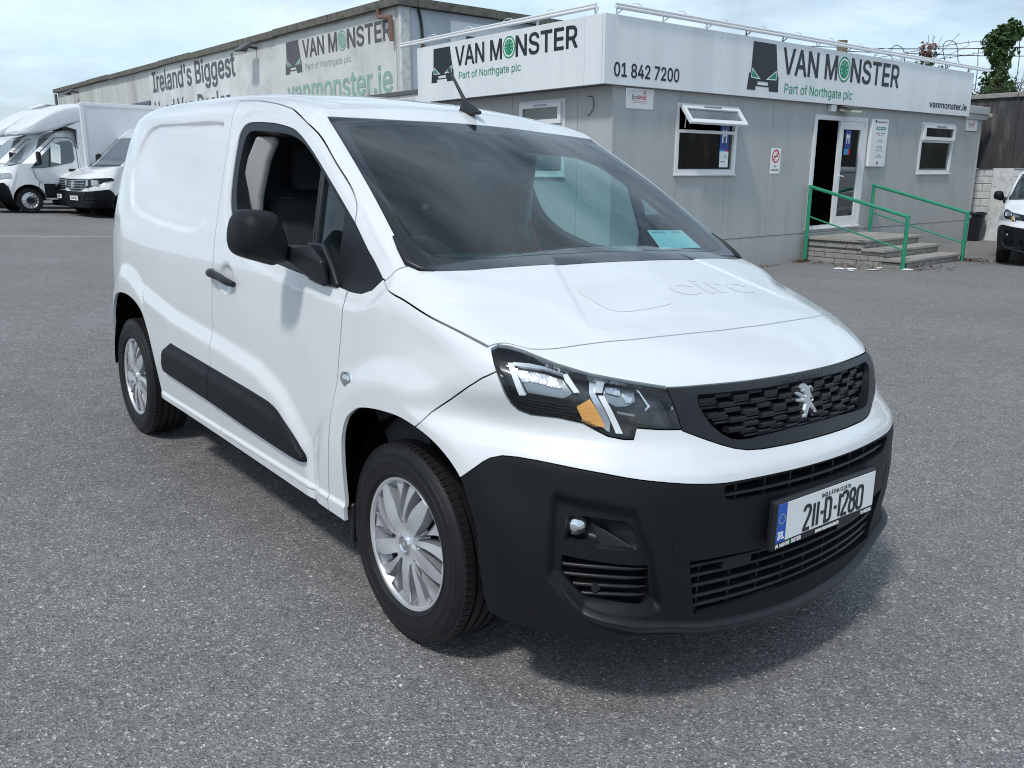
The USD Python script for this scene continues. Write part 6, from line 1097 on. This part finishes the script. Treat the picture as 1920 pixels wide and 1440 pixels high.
def leaves(blobs, n, size, seed, flat=.55):
    r = np.random.default_rng(seed); w = np.array([b[1] ** 2 for b in blobs]); w /= w.sum(); V, F = [], []
    shape = np.array([(0, -.5, 0), (.42, -.30, .06), (.55, .12, .02), (.2, .22, .05), (0, .62, -.03), (-.2, .22, .05), (-.55, .12, .02), (-.42, -.30, .06), (0, 0, .10)])
    for k, i in enumerate(r.choice(len(blobs), n, p=w)):
        c, rad = np.array(blobs[i][0]), blobs[i][1]; d = unit(r.normal(0, 1, 3)); p = c + d * rad * r.uniform(.55, 1.12) * (1, 1, 1.1); nrm = unit(d + r.normal(0, .5, 3) + (0, 0, .3)); a = unit(np.cross(nrm, r.normal(0, 1, 3))); b = np.cross(nrm, a); s = size * r.uniform(.6, 1.35)
        V.append(p + s * (shape[:, :1] * a + shape[:, 1:2] * b + shape[:, 2:] * nrm)); F += [(9 * k + j, 9 * k + (j + 1) % 8, 9 * k + 8) for j in range(8)]
    return trimesh.Trimesh(np.vstack(V), np.array(F), process=False)
IVY = [((-8.61, 24.35, 3.70), .30), ((-8.61, 24.47, 3.99), .28), ((-8.64, 24.58, 4.32), .27), ((-8.71, 24.63, 4.61), .30), ((-8.79, 24.63, 4.84), .36), ((-8.89, 24.55, 4.95), .30), ((-8.98, 24.48, 5.06), .18), ((-8.75, 24.78, 5.08), .34), ((-8.66, 24.96, 5.20), .28), ((-8.65, 25.06, 5.43), .2), ((-8.66, 25.1, 5.57), .09), ((-8.55, 25.12, 5.26), .2), ((-8.47, 25.25, 5.31), .13), ((-8.77, 24.9, 5.33), .2), ((-8.9, 24.68, 5.19), .17), ((-8.48, 24.88, 4.65), .09), ((-8.43, 25.0, 4.77), .09), ((-8.75, 24.31, 3.99), .25), ((-8.77, 24.2, 3.77), .22), ((-8.48, 24.56, 3.84), .22), ((-8.36, 24.62, 3.70), .2)]
IT = thing('ivy_tree', 'ivy covered tree stump rising above the black boarding at the right edge', 'tree', loc=(0, 0, 0)); obj('trunk', tube([(-8.6, 24.4, -.2), (-8.62, 24.45, 3.4), (-8.64, 24.58, 4.4), (-8.75, 24.75, 5.1), (-8.66, 25.0, 5.4)], [.2, .17, .14, .10, .04], 10), M['bark'], IT, 50); obj('ivy_crown', leaves(IVY, 1500, .105, 21), M['ivy'], IT)
tw = []
r_ = np.random.default_rng(31)
for k in range(70):
    a = np.array((r_.uniform(-9.2, -7.0), r_.uniform(22.6, 24.6), r_.uniform(3.2, 3.5))); b = a + (r_.normal(0, .35), r_.normal(0, .35), r_.uniform(.1, .55)); c = b + (r_.normal(0, .3), r_.normal(0, .3), r_.uniform(-.25, .3)); tw.append(tube([a, b, c], [.010, .007, .003], 4))
BR = thing('bramble_bank', 'tangle of bare bramble stems and green shoots on top of the boundary wall', 'bush', loc=(0, 0, 0)); obj('stems', tw, M['bark'], BR, kind='stuff'); obj('shoots', leaves([((x, y, z), .22) for x, y, z in zip(r_.uniform(-9.0, -7.1, 14), r_.uniform(22.4, 23.6, 14), r_.uniform(3.3, 3.6, 14))], 420, .08, 5), M['ivy'], BR, kind='stuff')
RB = thing('climber_post', 'thin post with reddish climbing leaves behind the cabin roof', 'post', loc=(0, 0, 0)); obj('post', tube([(-12.6, 28.55, 0), (-12.6, 28.55, 5.4)], .10, 8), M['bark'], RB); obj('red_leaves', leaves([((-12.62, 28.5, 5.45), .33), ((-12.65, 28.5, 5.15), .22)], 170, .10, 8), M['redleaf'], RB); obj('green_leaves', leaves([((-12.6, 28.5, 4.85), .42), ((-12.3, 28.9, 4.7), .3)], 170, .10, 9), M['ivy'], RB)
obj('red_twigs', [tube([(-12.6, 28.55, 5.0), np.array((-12.6, 28.55, 5.3)) + r_.normal(0, .45, 3)], .008, 4) for k in range(16)], M['bark'], RB)
PO = thing('timber_pole', 'weathered timber pole end standing behind the cabin sign', 'pole', loc=(0, 0, 0)); obj('shaft', tube([(-12.8, 23.3, 0), (-12.8, 23.3, 5.35)], .15, 10), plain('weathered_timber', (.20, .175, .12), .9, var=.4, vscale=8.), PO, 50)
def wire(name, pts, r, label, group=None):
    t = obj(name, tube(crom(pts, 6, False), r, 5), M['cable'], None, 60, label, 'wire', group)
for k, (P, lb) in enumerate((([(-14.5, 22.9, 5.35), (-13.3, 24.35, 5.29), (-12.05, 25.85, 5.25), (-10.64, 27.55, 5.26), (-9.57, 28.86, 5.31), (-6, 33, 5.5)], 'upper thin overhead wire behind the cabin roof'), ([(-14.5, 22.9, 5.28), (-13.22, 24.4, 5.17), (-12.02, 25.83, 5.11), (-10.6, 27.51, 5.04), (-9.52, 28.82, 5.03), (-6, 33, 5.1)], 'lower thin overhead wire behind the cabin roof'))): wire('overhead_wire', P, .014, lb)
BWR = thing('barbed_wire', 'strands and loops of barbed wire strung above the boundary behind the cabin', 'wire')
for P in ([(-12.64, 25.02, 4.96), (-11.82, 26.1, 5.19), (-11.0, 27.18, 5.42), (-10.37, 27.98, 5.52)], [(-11.75, 26.05, 4.84), (-10.92, 27.12, 5.03), (-10.41, 27.79, 5.16), (-9.57, 28.86, 5.32)]):
    c = crom(P, 8, False); obj('strand', [tube(c, .009, 4)] + [tube([p + (0, 0, .05), p - (0, 0, .05)], .008, 4) for p in c[::3]], M['cable'], BWR)
for P in ([(-11.16, 26.72, 4.4), (-11.16, 26.72, 4.76), (-11.3, 26.73, 5.21), (-11.31, 26.82, 5.45), (-11.2, 26.97, 5.5), (-11.07, 27.09, 5.4), (-10.98, 27.08, 5.12), (-10.93, 27.06, 4.88), (-10.77, 27.17, 4.66)], [(-12.27, 25.44, 4.4), (-12.27, 25.44, 4.88), (-12.35, 25.46, 5.2), (-12.32, 25.55, 5.34), (-12.19, 25.7, 5.32), (-12.07, 25.78, 5.12), (-12.01, 25.77, 4.6)], [(-10.49, 27.49, 4.0), (-10.49, 27.49, 4.63), (-10.56, 27.57, 5.04), (-10.59, 27.61, 5.26)], [(-9.7, 28.55, 4.0), (-9.7, 28.55, 4.93), (-9.8, 28.65, 5.49)]): obj('loop', tube(crom(P, 5, False), .012, 5), M['cable'], BWR, 60)
HD = thing('far_hedge', 'dark line of distant trees beyond the vans at the left edge', 'hedge'); r2 = np.random.default_rng(77)
obj('foliage', leaves([((-104 + r2.uniform(-3, 3), y, r2.uniform(1.2, 3.3)), r2.uniform(1.0, 1.5)) for y in np.arange(-6, 34, .9)], 5200, .42, 12), M['ivy'], HD, kind='stuff')
for (x, y, zt, lb) in ((-92.5, 14.15, 5.1, 'slim dark lamp post beyond the far vans, the left one'), (-92.1, 14.62, 4.75, 'short lamp post beyond the far vans, right of a taller one'), (-68.3, 11.2, 5.0, 'lamp post whose head shows above the far box truck')):
    t = thing('lamp_post', lb, 'lamp post'); obj('post', tube([(x, y, 0), (x, y, zt)], [.10, .06], 8), M['cable'], t); obj('lamp_head', sphere_hull([(x, y - .3, zt + .02), (x, y + .3, zt + .02)], .09), M['cable'], t)
